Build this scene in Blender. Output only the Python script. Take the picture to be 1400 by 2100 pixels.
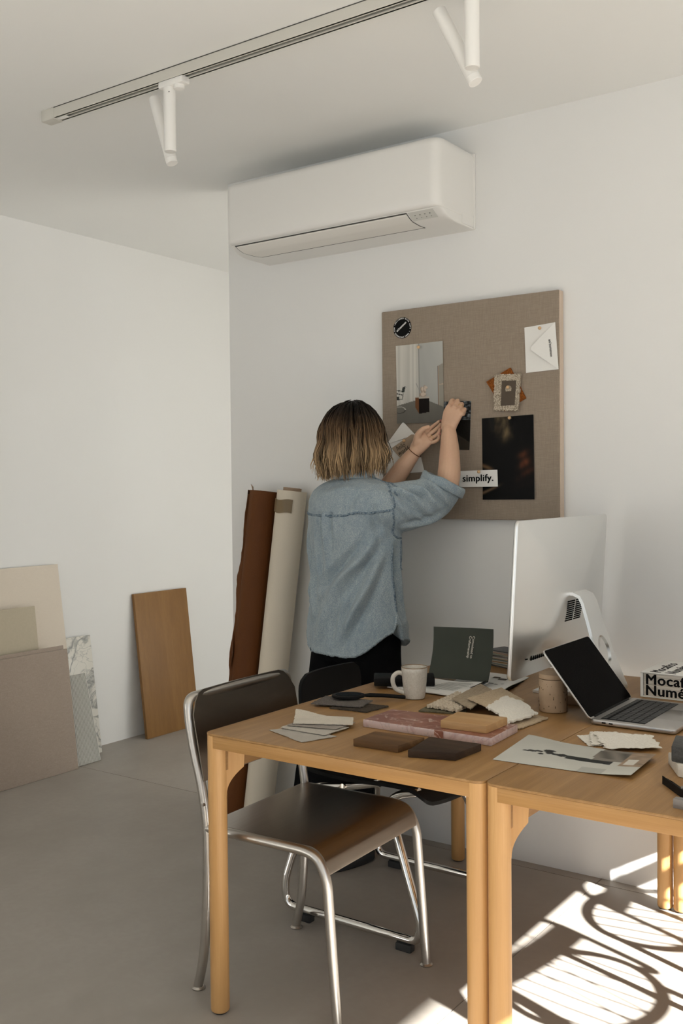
import bpy, bmesh, math, random
from math import sin, cos, pi, radians, sqrt, exp
from mathutils import Vector, Matrix, noise
from mathutils.bvhtree import BVHTree

for o in list(bpy.data.objects):
    bpy.data.objects.remove(o)
SC = bpy.context.scene
COL = SC.collection
random.seed(7)

# ------------------------------------------------------------------ camera
YAW, PIT, ROL, CAMY, CAMH = radians(35.19), radians(1.389), radians(-.562), -3.189, 1.30
fw = Vector((-sin(YAW)*cos(PIT), cos(YAW)*cos(PIT), -sin(PIT)))
rt = Vector((cos(YAW), sin(YAW), 0)); up = rt.cross(fw)
r2 = cos(ROL)*rt + sin(ROL)*up; u2 = -sin(ROL)*rt + cos(ROL)*up
cam = bpy.data.objects.new('camera', bpy.data.cameras.new('camera')); COL.objects.link(cam)
cam.data.sensor_fit = 'HORIZONTAL'; cam.data.sensor_width = 36; cam.data.lens = 36*2070/1400
cam.data.clip_start = .05
cam.matrix_world = Matrix(((r2.x, u2.x, -fw.x, 0), (r2.y, u2.y, -fw.y, CAMY), (r2.z, u2.z, -fw.z, CAMH), (0, 0, 0, 1)))
SC.camera = cam

# ------------------------------------------------------------------ sky, sun, daylight at the openings, exposure
w = bpy.data.worlds.new('sky'); SC.world = w; w.use_nodes = True
w.node_tree.nodes['Background'].inputs[0].default_value = (.78, .88, 1, 1)
w.node_tree.nodes['Background'].inputs[1].default_value = 1.0
sun = bpy.data.objects.new('sun', bpy.data.lights.new('sun', 'SUN')); COL.objects.link(sun)
SUN_DIR = Vector((-1, .344, -.585)).normalized()
sun.data.energy = 58; sun.data.angle = radians(.7); sun.data.color = (1, .98, .935)
sun.rotation_euler = SUN_DIR.to_track_quat('-Z', 'Y').to_euler()
sun.location = (3, -2, 4)
def daylight(name, loc, size, direction, energy, color):
    l = bpy.data.lights.new(name, 'AREA'); l.shape = 'RECTANGLE'; l.size, l.size_y = size
    l.energy = energy; l.color = color
    o = bpy.data.objects.new(name, l); COL.objects.link(o); o.location = loc
    o.rotation_euler = Vector(direction).to_track_quat('-Z', 'Z').to_euler()
    return o
daylight('daylight_right_window', (1.96, -3.3, 1.0), (1.9, 4.2), (-1, 0, 0), 24, (.86, .93, 1))
daylight('daylight_rear_window', (-1.6, -6.0, 1.25), (3.4, 2.1), (0, 1, 0), 8.5, (.84, .94, 1))
daylight('daylight_passage_window', (-1.05, 1.5, 1.05), (1.5, 1.8), (-1, 0, -.22), 17, (.96, .98, .96))
SC.view_settings.view_transform = 'Standard'; SC.view_settings.look = 'None'
SC.view_settings.gamma = 1; SC.view_settings.exposure = -0.44
SC.view_settings.use_curve_mapping = False
try:
    SC.cycles.use_denoising = True
    SC.cycles.max_bounces = 10; SC.cycles.diffuse_bounces = 6
    SC.cycles.caustics_reflective = False; SC.cycles.caustics_refractive = False
    SC.cycles.sample_clamp_indirect = 8
except Exception:
    pass

# ------------------------------------------------------------------ materials
def lin(c):
    return tuple((x/12.92 if x <= .04045 else ((x+.055)/1.055)**2.4) for x in c)
def rgb(r, g, b):
    return lin((r/255, g/255, b/255)) + (1,)
def mat(name, col, rough=.6, metal=0, spec=.5, nz=None, bump=None, coat=0, sheen=0):
    """nz = list of (scale xyz, detail, colour2, factor); bump = (scale xyz, strength, detail)"""
    m = bpy.data.materials.new(name); m.use_nodes = True
    nt = m.node_tree; b = nt.nodes['Principled BSDF']
    b.inputs['Base Color'].default_value = col; b.inputs['Roughness'].default_value = rough
    b.inputs['Metallic'].default_value = metal; b.inputs['Specular IOR Level'].default_value = spec
    b.inputs['Coat Weight'].default_value = coat; b.inputs['Sheen Weight'].default_value = sheen
    tc = nt.nodes.new('ShaderNodeTexCoord')
    def nzn(sc, det, rot=None):
        mp = nt.nodes.new('ShaderNodeMapping'); mp.inputs['Scale'].default_value = sc
        nt.links.new(tc.outputs['Object'], mp.inputs[0])
        n = nt.nodes.new('ShaderNodeTexNoise'); n.inputs['Scale'].default_value = 1; n.inputs['Detail'].default_value = det
        nt.links.new(mp.outputs[0], n.inputs['Vector']); return n
    if nz:
        prev = None
        for sc, det, c2, f in nz:
            n = nzn(sc, det)
            rmp = nt.nodes.new('ShaderNodeMapRange'); rmp.inputs[1].default_value = .35; rmp.inputs[2].default_value = .65
            rmp.inputs[3].default_value = 0; rmp.inputs[4].default_value = f
            nt.links.new(n.outputs[0], rmp.inputs[0])
            mx = nt.nodes.new('ShaderNodeMix'); mx.data_type = 'RGBA'
            nt.links.new(rmp.outputs[0], mx.inputs[0])
            if prev: nt.links.new(prev, mx.inputs[6])
            else: mx.inputs[6].default_value = col
            mx.inputs[7].default_value = c2; prev = mx.outputs[2]
        nt.links.new(prev, b.inputs['Base Color'])
    if bump:
        sc, st, det = bump
        n = nzn(sc, det); bp = nt.nodes.new('ShaderNodeBump'); bp.inputs['Strength'].default_value = st
        bp.inputs['Distance'].default_value = .004
        nt.links.new(n.outputs[0], bp.inputs['Height']); nt.links.new(bp.outputs[0], b.inputs['Normal'])
    return m
def wood(name, c1, c2, axis='x', rough=.5, scale=1.0, dark=None, fac=.55, spec=.35):
    s = {'x': (3, 60, 60), 'y': (60, 3, 60), 'z': (60, 60, 3)}[axis]
    s2 = {'x': (1.2, 11, 11), 'y': (11, 1.2, 11), 'z': (11, 11, 1.2)}[axis]
    f = {'x': (9, 420, 420), 'y': (420, 9, 420), 'z': (420, 420, 9)}[axis]
    k = lambda t: tuple(v*scale for v in t)
    return mat(name, c1, rough, spec=spec, nz=[(k(s2), 3, c2, fac), (k(s), 4, dark or c2, fac*.7), (k(f), 2, dark or c2, fac*.45)], bump=(k(f), .12, 2))
def weave(name, c1, c2, n=900, rough=.9, bumps=.5, slub=.5):
    """plain-woven cloth: warp and weft threads from two stretched noises"""
    return mat(name, c1, rough, spec=.2, nz=[((n*.05, n*.05, n), 2, c2, slub), ((n, n*.8, n*.05), 2, c2, slub), ((2.5, 2.5, 2.5), 3, c2, .2)],
               bump=((n*.6, n*.6, n*.6), bumps, 2), sheen=.2)
def vcol(name, rough=.45, spec=.4):
    m = bpy.data.materials.new(name); m.use_nodes = True; nt = m.node_tree; b = nt.nodes['Principled BSDF']
    a = nt.nodes.new('ShaderNodeVertexColor'); a.layer_name = 'Col'
    nt.links.new(a.outputs[0], b.inputs['Base Color']); b.inputs['Roughness'].default_value = rough
    b.inputs['Specular IOR Level'].default_value = spec
    return m

M = {}
M['wall'] = mat('painted_wall', (.80, .80, .785, 1), .75, spec=.25, nz=[((.9, .9, .9), 4, (.775, .77, .75, 1), .6)], bump=((60, 60, 60), .05, 4))
M['ceiling'] = mat('painted_ceiling', (.84, .845, .83, 1), .85, spec=.15, bump=((50, 50, 50), .04, 4))
M['floor'] = mat('polished_screed', (.36, .33, .295, 1), .50, spec=.3, nz=[((1.6, 1.6, 1.6), 6, (.285, .258, .226, 1), .8), ((7, 5, 5), 5, (.39, .36, .322, 1), .4), ((45, 45, 45), 4, (.31, .28, .245, 1), .3)], bump=((25, 25, 25), .06, 6))
M['joint'] = mat('joint_filler', (.12, .10, .085, 1), .9)
M['oak'] = wood('oak', (.50, .285, .105, 1), (.33, .17, .055, 1), 'x', .42, fac=.75)
M['oak_y_dim'] = wood('oak_lengthwise_dim', (.43, .25, .10, 1), (.245, .128, .043, 1), 'y', .40, fac=.85)  # same oak, colour darkened to paint in the dimmer light on the tabletop
M['oak_z_lit'] = wood('oak_upright_lit', (.62, .375, .16, 1), (.45, .245, .09, 1), 'z', .42, fac=.75)  # same oak, colour lightened to paint in floor bounce on the legs
M['steel'] = mat('brushed_steel', (.50, .475, .44, 1), .33, 1, nz=[((3, 40, 40), 3, (.44, .41, .37, 1), .4)])
M['steel_sheet'] = mat('brushed_steel_sheet', (.29, .255, .22, 1), .30, 1, nz=[((200, 3, 3), 2, (.25, .22, .19, 1), .5)], bump=((400, 4, 4), .03, 2))
M['chrome'] = mat('chrome', (.72, .70, .67, 1), .07, 1)
M['black'] = mat('black_matte', (.008, .0075, .007, 1), .6, spec=.12)
M['black_cloth'] = mat('black_cloth', (.006, .006, .0065, 1), .95, spec=.04, sheen=.0, bump=((300, 300, 300), .3, 2))
M['black_rubber'] = mat('black_rubber', (.02, .02, .02, 1), .7)
M['white_metal'] = mat('white_lacquer', (.84, .83, .80, 1), .4)
M['track'] = mat('track_paint', (.60, .585, .53, 1), .5)
M['slot'] = mat('dark_slot', (.06, .06, .055, 1), .7)
M['ac'] = mat('ac_plastic', (.80, .79, .76, 1), .38)
M['ac_flap'] = mat('ac_flap_plastic', (.79, .77, .72, 1), .42)
M['ac_disp'] = mat('ac_display_plastic', (.62, .62, .58, 1), .35)
M['icon'] = mat('print_grey', (.22, .22, .21, 1), .6)
M['linen_board'] = weave('linen_cover', (.35, .285, .222, 1), (.25, .20, .152, 1), 700, .95, .4, .55)
M['linen_edge'] = weave('linen_edge', (.66, .53, .42, 1), (.56, .45, .35, 1), 900, .95, .35, .4)
M['paper'] = mat('white_paper', (.80, .79, .755, 1), .75, spec=.25)
M['paper2'] = mat('cream_paper', (.73, .69, .60, 1), .8, spec=.2, bump=((200, 200, 200), .12, 3))
M['kraft'] = mat('kraft_card', (.40, .31, .225, 1), .85)
M['ink'] = mat('black_ink', (.006, .006, .006, 1), .7, spec=.08)
M['whiteink'] = mat('white_ink', (.80, .80, .78, 1), .6)
M['pin'] = mat('beech_pin', (.62, .40, .21, 1), .45)
M['vcol'] = vcol('printed_photo', .5, .12)
M['rust'] = mat('rust_boucle', (.33, .105, .020, 1), .95, nz=[((260, 260, 260), 2, (.12, .035, .01, 1), .8)], bump=((260, 260, 260), 1, 2), spec=.1)
M['boucle'] = mat('speckled_boucle', (.66, .58, .46, 1), .95, nz=[((330, 330, 330), 2, (.20, .155, .105, 1), .9)], bump=((330, 330, 330), 1, 2), spec=.1)
M['browncard'] = mat('brown_card', (.085, .062, .042, 1), .8)
M['gold'] = mat('brass', (.75, .55, .28, 1), .35, 1)
M['skin'] = mat('skin', (.60, .385, .26, 1), .5, spec=.35, nz=[((14, 14, 14), 4, (.56, .335, .225, 1), .6), ((120, 120, 120), 3, (.62, .41, .285, 1), .25)], bump=((250, 250, 250), .08, 3))
M['skin'].node_tree.nodes['Principled BSDF'].inputs['Subsurface Weight'].default_value = .08
M['skin'].node_tree.nodes['Principled BSDF'].inputs['Subsurface Radius'].default_value = (.01, .004, .002)
M['lip'] = mat('lips', (.42, .17, .13, 1), .45)
M['eye'] = mat('eye_white', (.75, .73, .70, 1), .2)
M['iris'] = mat('iris', (.06, .09, .10, 1), .2)
M['denim'] = mat('washed_denim', (.36, .415, .43, 1), .93, spec=.12, nz=[((9, 9, 6), 5, (.245, .31, .35, 1), .8), ((60, 60, 34), 4, (.45, .49, .495, 1), .5), ((420, 420, 260), 2, (.17, .23, .28, 1), .75)], bump=((500, 500, 350), .35, 2), sheen=.15)
M['denim_seam'] = mat('denim_seam', (.085, .13, .18, 1), .95, spec=.1, nz=[((170, 170, 170), 3, (.33, .385, .41, 1), .75)], bump=((200, 200, 200), .8, 2))
M['denim_pale'] = mat('denim_edge', (.38, .44, .455, 1), .95, spec=.1, nz=[((300, 300, 300), 3, (.16, .21, .26, 1), .75)], bump=((260, 260, 260), .9, 2))
M['hair'] = vcol('hair_strands', .5, .22)
M['leather'] = mat('tan_leather', (.125, .043, .010, 1), .65, spec=.2, nz=[((5, 5, 2), 4, (.085, .027, .006, 1), .6)], bump=((150, 150, 150), .2, 4))
M['tape'] = mat('parcel_tape', (.17, .115, .05, 1), .4)
M['tube_card'] = mat('cardboard_tube', (.36, .25, .17, 1), .8)
M['cream_fabric'] = weave('cream_panel_cloth', (.70, .625, .53, 1), (.63, .56, .47, 1), 800, .95, .2, .4)
M['beige_panel'] = mat('beige_panel', (.46, .405, .305, 1), .8, nz=[((90, 90, 90), 3, (.425, .375, .28, 1), .5)])
M['grey_linen'] = weave('grey_linen', (.42, .345, .285, 1), (.31, .25, .207, 1), 800, .95, .45, .6)
M['ribbed'] = mat('ribbed_white', (.55, .54, .50, 1), .6)
M['ceramic'] = mat('speckled_glaze', (.60, .565, .50, 1), .22, nz=[((60, 60, 60), 4, (.50, .46, .385, 1), .6), ((260, 260, 260), 2, (.33, .27, .20, 1), .25)])
M['rim'] = mat('glaze_rim', (.25, .17, .10, 1), .3)
M['felt_mid'] = mat('grey_felt', (.125, .11, .10, 1), .98, spec=.05, nz=[((220, 220, 220), 3, (.20, .18, .16, 1), .6)], bump=((300, 300, 300), .8, 3))
M['felt_dark'] = mat('charcoal_felt', (.055, .045, .036, 1), .98, spec=.05, nz=[((260, 260, 260), 3, (.10, .082, .065, 1), .6)], bump=((300, 300, 300), .8, 3))
M['olive'] = mat('olive_felt', (.13, .115, .075, 1), .98, spec=.05, nz=[((220, 220, 220), 3, (.19, .165, .11, 1), .6)], bump=((300, 300, 300), .8, 3))
M['sw_cream'] = weave('cream_wool', (.66, .60, .50, 1), (.55, .49, .40, 1), 600, .98, .8, .5)
M['sw_grey'] = weave('greige_linen', (.44, .40, .34, 1), (.35, .315, .265, 1), 800, .98, .6, .5)
M['sw_taupe'] = weave('taupe_linen', (.30, .26, .215, 1), (.24, .20, .165, 1), 800, .98, .6, .5)
M['sw_light'] = weave('light_linen', (.50, .455, .385, 1), (.41, .37, .31, 1), 800, .98, .6, .5)
M['chunky'] = mat('chunky_wool', (.60, .52, .41, 1), .98, spec=.05, nz=[((70, 220, 70), 2, (.40, .33, .25, 1), .6)], bump=((120, 120, 120), 1, 2))
M['sw_weave'] = mat('grass_weave', (.42, .34, .245, 1), .95, spec=.1, nz=[((60, 400, 60), 3, (.27, .205, .14, 1), .7), ((300, 40, 60), 2, (.55, .46, .34, 1), .4)], bump=((150, 400, 200), 1, 2))
M['sw_beige'] = mat('sisal_weave', (.57, .45, .31, 1), .95, spec=.1, nz=[((50, 380, 60), 3, (.42, .31, .20, 1), .7), ((300, 40, 60), 2, (.66, .55, .40, 1), .4)], bump=((150, 400, 200), 1, 2))
M['fluffy'] = mat('white_wool', (.78, .74, .65, 1), .98, spec=.05, nz=[((200, 200, 200), 3, (.65, .60, .51, 1), .6)], bump=((180, 180, 180), 1, 3), sheen=.3)
M['brown_block'] = wood('smoked_oak', (.25, .135, .058, 1), (.075, .038, .016, 1), 'x', .65, 1.2, spec=.2, fac=.8)
M['dark_block'] = wood('wenge', (.075, .045, .027, 1), (.016, .009, .006, 1), 'x', .6, 1.2, spec=.15)
M['light_block'] = wood('light_oak_block', (.58, .375, .18, 1), (.38, .21, .085, 1), 'x', .5, 1.2, fac=.7)
M['oak_panel'] = wood('oak_veneer', (.28, .145, .045, 1), (.185, .088, .025, 1), 'z', .5, .7)
M['travertine'] = mat('travertine', (.48, .345, .225, 1), .6, nz=[((10, 10, 30), 4, (.40, .275, .17, 1), .6)], bump=((90, 90, 60), .3, 4))
M['hole'] = mat('pit_shadow', (.10, .065, .04, 1), .9)
M['alu'] = mat('satin_aluminium', (.86, .865, .855, 1), .34, 1)
M['alu_lap'] = mat('laptop_aluminium', (.50, .48, .455, 1), .38, 1)
M['screen'] = mat('off_screen', (.004, .0032, .0028, 1), .14, spec=.008)
M['key'] = mat('key_plastic', (.018, .018, .018, 1), .5)
M['greenbook'] = mat('forest_cover', (.048, .054, .043, 1), .65, spec=.2)
M['blackstone'] = mat('black_stone', (.045, .045, .042, 1), .65, nz=[((60, 60, 60), 4, (.08, .08, .075, 1), .6)], bump=((140, 140, 140), .5, 4))
M['whitestone'] = mat('rough_white_stone', (.70, .66, .58, 1), .85, nz=[((30, 30, 30), 5, (.55, .49, .40, 1), .6)], bump=((70, 70, 70), .8, 5))
M['grout'] = mat('groove_line', (.30, .26, .22, 1), .8)
def marble(name, base, vein, vein2, sc, thick=.06):
    m = bpy.data.materials.new(name); m.use_nodes = True; nt = m.node_tree; b = nt.nodes['Principled BSDF']
    b.inputs['Roughness'].default_value = .3
    tc = nt.nodes.new('ShaderNodeTexCoord')
    def layer(scale, dist, th, rot):
        mp = nt.nodes.new('ShaderNodeMapping'); mp.inputs['Rotation'].default_value = rot; mp.inputs['Scale'].default_value = scale
        nt.links.new(tc.outputs['Object'], mp.inputs[0])
        n = nt.nodes.new('ShaderNodeTexNoise'); n.inputs['Scale'].default_value = 1; n.inputs['Detail'].default_value = 7; n.inputs['Distortion'].default_value = dist
        nt.links.new(mp.outputs[0], n.inputs['Vector'])
        s = nt.nodes.new('ShaderNodeMath'); s.operation = 'SUBTRACT'; s.inputs[1].default_value = .5; nt.links.new(n.outputs[0], s.inputs[0])
        a = nt.nodes.new('ShaderNodeMath'); a.operation = 'ABSOLUTE'; nt.links.new(s.outputs[0], a.inputs[0])
        r = nt.nodes.new('ShaderNodeMapRange'); r.inputs[1].default_value = 0; r.inputs[2].default_value = th; r.inputs[3].default_value = 1; r.inputs[4].default_value = 0
        nt.links.new(a.outputs[0], r.inputs[0]); return r.outputs[0]
    prev = None
    for f, c in ((layer(sc, 1.2, thick, (.4, .6, .3)), vein), (layer(tuple(v*2.3 for v in sc), .8, thick*.35, (.9, .1, .7)), vein2)):
        mx = nt.nodes.new('ShaderNodeMix'); mx.data_type = 'RGBA'; nt.links.new(f, mx.inputs[0])
        if prev: nt.links.new(prev, mx.inputs[6])
        else: mx.inputs[6].default_value = base
        mx.inputs[7].default_value = c; prev = mx.outputs[2]
    nt.links.new(prev, b.inputs['Base Color']); return m
M['marble'] = marble('veined_white_marble', (.66, .64, .58, 1), (.22, .225, .215, 1), (.42, .42, .395, 1), (5, 5, 7), .055)
M['rosso'] = marble('red_marble', (.235, .085, .055, 1), (.30, .125, .085, 1), (.58, .43, .37, 1), (6, 6, 6), .05)
M['rosso_side'] = marble('pink_marble_edge', (.56, .43, .40, 1), (.46, .31, .285, 1), (.40, .33, .31, 1), (16, 16, 16), .05)

# ------------------------------------------------------------------ mesh helpers
class MB:
    def __init__(s): s.v = []; s.f = []; s.mi = []; s.c = None
    def add(s, vs, fs, mi=0):
        b = len(s.v); s.v += [Vector(p) for p in vs]; s.f += [tuple(b+i for i in f) for f in fs]; s.mi += [mi]*len(fs); return s
    def bm(s, bm, mtx=None, mi=0):
        bm.verts.index_update(); vs = [(mtx @ v.co if mtx else v.co.copy()) for v in bm.verts]
        fs = [[v.index for v in f.verts] for f in bm.faces]; bm.free(); return s.add(vs, fs, mi)
    def box(s, c, size, bev=0, mtx=None, mi=0, seg=2):
        b = bmesh.new(); bmesh.ops.create_cube(b, size=1)
        for v in b.verts: v.co = Vector((v.co.x*size[0], v.co.y*size[1], v.co.z*size[2]))
        if bev: bmesh.ops.bevel(b, geom=b.edges[:], offset=bev, segments=seg, affect='EDGES', profile=.5)
        m = Matrix.Translation(Vector(c))
        return s.bm(b, m @ mtx if mtx else m, mi)
    def tube(s, pts, r, n=10, closed=False, caps=True, mi=0, sx=1.0, upv=None):
        pts = [Vector(p) for p in pts]; N = len(pts); rs = r if isinstance(r, (list, tuple)) else [r]*N
        T = []
        for i in range(N):
            a = pts[i-1] if (i > 0 or closed) else pts[i]; b = pts[(i+1) % N] if (i < N-1 or closed) else pts[i]
            T.append((b-a).normalized())
        ref = Vector(upv) if upv else (Vector((0, 0, 1)) if abs(T[0].z) < .9 else Vector((1, 0, 0)))
        u = (ref - T[0]*ref.dot(T[0])).normalized(); vs = []
        for i in range(N):
            u = (u - T[i]*u.dot(T[i])).normalized(); wv = T[i].cross(u)
            for k in range(n):
                a = 2*pi*k/n; vs.append(pts[i] + (u*cos(a)*sx + wv*sin(a))*rs[i])
        fs = []
        for i in range(N if closed else N-1):
            j = (i+1) % N
            for k in range(n):
                l = (k+1) % n; fs.append((i*n+k, i*n+l, j*n+l, j*n+k))
        if caps and not closed:
            fs.append(tuple(range(n-1, -1, -1))); fs.append(tuple((N-1)*n+k for k in range(n)))
        return s.add(vs, fs, mi)
    def lathe(s, prof, c=(0, 0, 0), n=32, mi=0, caps=True):
        c = Vector(c); vs = []; fs = []
        for r, z in prof:
            for k in range(n):
                a = 2*pi*k/n; vs.append(c + Vector((r*cos(a), r*sin(a), z)))
        for i in range(len(prof)-1):
            for k in range(n):
                l = (k+1) % n; fs.append((i*n+k, i*n+l, (i+1)*n+l, (i+1)*n+k))
        if caps:
            fs.append(tuple(range(n-1, -1, -1))); fs.append(tuple((len(prof)-1)*n+k for k in range(n)))
        return s.add(vs, fs, mi)
    def prism(s, outline, z0, z1, mtx=None, bev=0, mi=0, seg=2):
        b = bmesh.new(); lo = [b.verts.new((p[0], p[1], z0)) for p in outline]
        f = b.faces.new(lo); ex = bmesh.ops.extrude_face_region(b, geom=[f])
        for v in ex['geom']:
            if isinstance(v, bmesh.types.BMVert): v.co.z = z1
        bmesh.ops.recalc_face_normals(b, faces=b.faces[:])
        if bev:
            eds = [e for e in b.edges if abs(e.verts[0].co.z-e.verts[1].co.z) < 1e-7]
            bmesh.ops.bevel(b, geom=eds, offset=bev, segments=seg, affect='EDGES', profile=.5)
        return s.bm(b, mtx, mi)
    def hexa(s, corners, z0, z1, bev=.0015, mi=0, inset=0):
        b = bmesh.new(); lo = [b.verts.new((p[0], p[1], z0)) for p in corners]; hi = [b.verts.new((p[0], p[1], z1)) for p in corners]
        b.faces.new(lo[::-1]); b.faces.new(hi)
        for i in range(4): b.faces.new((lo[i], lo[(i+1) % 4], hi[(i+1) % 4], hi[i]))
        bmesh.ops.recalc_face_normals(b, faces=b.faces[:])
        if bev: bmesh.ops.bevel(b, geom=b.edges[:], offset=bev, segments=2, affect='EDGES', profile=.5)
        return s.bm(b, None, mi)
    def grid(s, fn, nu, nv, mi=0, flip=False):
        vs = [fn(i/nu, j/nv) for j in range(nv+1) for i in range(nu+1)]; W = nu+1
        fs = [(j*W+i, j*W+i+1, (j+1)*W+i+1, (j+1)*W+i) for j in range(nv) for i in range(nu)]
        if flip: fs = [f[::-1] for f in fs]
        return s.add(vs, fs, mi)
    def sphere(s, c, r, n=16, mi=0, mtx=None):
        b = bmesh.new(); bmesh.ops.create_uvsphere(b, u_segments=n, v_segments=max(6, n//2), radius=1)
        r = Vector(r) if not isinstance(r, (int, float)) else Vector((r, r, r))
        for v in b.verts: v.co = Vector((v.co.x*r.x, v.co.y*r.y, v.co.z*r.z))
        m = Matrix.Translation(Vector(c)); return s.bm(b, m @ mtx if mtx else m, mi)

def thicken(mb_fn, nu, nv, off):
    mb = MB(); mb.grid(lambda u, v: mb_fn(u, v), nu, nv); mb.grid(lambda u, v: mb_fn(u, v)+Vector(off), nu, nv, flip=True)
    W = nu+1; A = (nu+1)*(nv+1)
    ring = [i for i in range(W)]+[j*W+nu for j in range(1, nv+1)]+[nv*W+i for i in range(nu-1, -1, -1)]+[j*W for j in range(nv-1, 0, -1)]
    for k in range(len(ring)):
        a, b = ring[k], ring[(k+1) % len(ring)]; mb.f.append((b, a, a+A, b+A)); mb.mi.append(0)
    return mb
def fillet(pts, r, seg=6):
    pts = [Vector(p) for p in pts]; out = [pts[0]]
    for i in range(1, len(pts)-1):
        p, a, b = pts[i], pts[i-1], pts[i+1]
        rr = r[i] if isinstance(r, (list, tuple)) else r
        d1 = (a-p); d2 = (b-p); l = min(rr, d1.length*.49, d2.length*.49)
        p1 = p + d1.normalized()*l; p2 = p + d2.normalized()*l
        for k in range(seg+1):
            t = k/seg; out.append(p1*(1-t)**2 + p*2*t*(1-t) + p2*t*t)
    out.append(pts[-1]); return out
def catmull(pts, seg=6):
    P = [Vector(p) for p in pts]; out = []
    for i in range(len(P)-1):
        p0 = P[max(i-1, 0)]; p1 = P[i]; p2 = P[i+1]; p3 = P[min(i+2, len(P)-1)]
        for k in range(seg):
            t = k/seg
            out.append(.5*((2*p1) + (p2-p0)*t + (2*p0-5*p1+4*p2-p3)*t*t + (3*p1-p0-3*p2+p3)*t**3))
    out.append(P[-1]); return out
def interp(xs, ys, x):
    if x <= xs[0]: return ys[0]
    for i in range(len(xs)-1):
        if x <= xs[i+1]:
            t = (x-xs[i])/(xs[i+1]-xs[i]); return ys[i]*(1-t)+ys[i+1]*t
    return ys[-1]
def sstep(a, b, x):
    t = min(1, max(0, (x-a)/(b-a))); return t*t*(3-2*t)

def wpos(p): return p.matrix_world.translation if p else Vector((0, 0, 0))
POS = {}
def obj(name, mb, m, parent=None, smooth=35, kind=None, label=None, colors=None, center=True):
    """one mesh object; vertices are given in world coordinates"""
    me = bpy.data.meshes.new(name)
    c = Vector((0, 0, 0))
    if center and mb.v:
        c = Vector(tuple((min(v[i] for v in mb.v)+max(v[i] for v in mb.v))/2 for i in range(3)))
    me.from_pydata([v-c for v in mb.v], [], mb.f)
    ms = m if isinstance(m, (list, tuple)) else [m]
    for x in ms: me.materials.append(x)
    if len(ms) > 1: me.polygons.foreach_set('material_index', mb.mi)
    b = bmesh.new(); b.from_mesh(me); bmesh.ops.recalc_face_normals(b, faces=b.faces[:]); b.to_mesh(me); b.free()
    if smooth:
        me.polygons.foreach_set('use_smooth', [True]*len(me.polygons))
        if smooth < 180: me.set_sharp_from_angle(angle=radians(smooth))
    if colors:
        at = me.color_attributes.new('Col', 'FLOAT_COLOR', 'POINT')
        at.data.foreach_set('color', [x for cc in colors for x in (cc[0], cc[1], cc[2], 1)])
    me.update()
    o = bpy.data.objects.new(name, me); COL.objects.link(o)
    if parent:
        o.parent = parent; o.location = c - POS[parent.name]
    else: o.location = c
    POS[o.name] = c
    if kind: o['kind'] = kind
    if label: o['label'] = label
    return o
def tag(o, label, cat, group=None):
    o['label'] = label; o['category'] = cat
    if group: o['group'] = group
    return o
def thing(name, label, cat, loc=(0, 0, 0), group=None):
    o = bpy.data.objects.new(name, None); COL.objects.link(o); o.location = loc; o.empty_display_size = .05
    POS[o.name] = Vector(loc)
    return tag(o, label, cat, group)
def dup(root, loc, rotz, label):
    r = root.copy(); COL.objects.link(r); r.location = loc; r.rotation_euler = (0, 0, rotz); r['label'] = label
    for ch in list(root.children):
        c = ch.copy(); COL.objects.link(c); c.parent = r
        for g in ch.children:
            d = g.copy(); COL.objects.link(d); d.parent = c
    return r
def evaluated(mb, mods):
    """run modifiers over a temporary mesh, return (verts, faces)"""
    me = bpy.data.meshes.new('temporary'); me.from_pydata([tuple(v) for v in mb.v], [], mb.f)
    b = bmesh.new(); b.from_mesh(me); bmesh.ops.recalc_face_normals(b, faces=b.faces[:]); b.to_mesh(me); b.free()
    o = bpy.data.objects.new('temporary', me); COL.objects.link(o)
    for typ, kw in mods:
        md = o.modifiers.new(typ, typ)
        for k, v in kw.items(): setattr(md, k, v)
    dg = bpy.context.evaluated_depsgraph_get(); dg.update(); e = o.evaluated_get(dg); em = e.to_mesh()
    vs = [v.co.copy() for v in em.vertices]; fs = [tuple(p.vertices) for p in em.polygons]; ns = [v.normal.copy() for v in em.vertices]
    e.to_mesh_clear(); bpy.data.objects.remove(o); bpy.data.meshes.remove(me)
    return vs, fs, ns
def text(name, s, size, m, parent, mtx, bold=0, align='LEFT', spacing=1.0, extr=.00025, sx=1.0, label=None, linesp=1.0, heavy=0):
    cu = bpy.data.curves.new('lettering', 'FONT'); cu.body = s; cu.size = size; cu.offset = bold; cu.extrude = extr
    cu.align_x = align; cu.space_character = spacing; cu.space_line = linesp; cu.resolution_u = 3
    t = bpy.data.objects.new('temporary', cu); COL.objects.link(t)
    dg = bpy.context.evaluated_depsgraph_get(); dg.update()
    me = bpy.data.meshes.new_from_object(t.evaluated_get(dg)); bpy.data.objects.remove(t)
    S = Matrix.Diagonal((sx, 1, 1, 1))
    mb = MB()
    for q in ((-1, 0), (0, .6), (1, 0), (0, -.6)) if heavy else ((0, 0),):
        mb.add([mtx @ (S @ v.co + Vector((q[0]*heavy, q[1]*heavy, q[1]*.00002))) for v in me.vertices], [tuple(p.vertices) for p in me.polygons])
    bpy.data.meshes.remove(me)
    return obj(name, mb, m, parent, smooth=0, label=label)
def frame(o, x, y):
    """matrix whose local x, y run along the given world directions"""
    x = Vector(x).normalized(); y = Vector(y); y = (y - x*y.dot(x)).normalized(); z = x.cross(y)
    return Matrix(((x.x, y.x, z.x, o[0]), (x.y, y.y, z.y, o[1]), (x.z, y.z, z.z, o[2]), (0, 0, 0, 1)))

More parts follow.
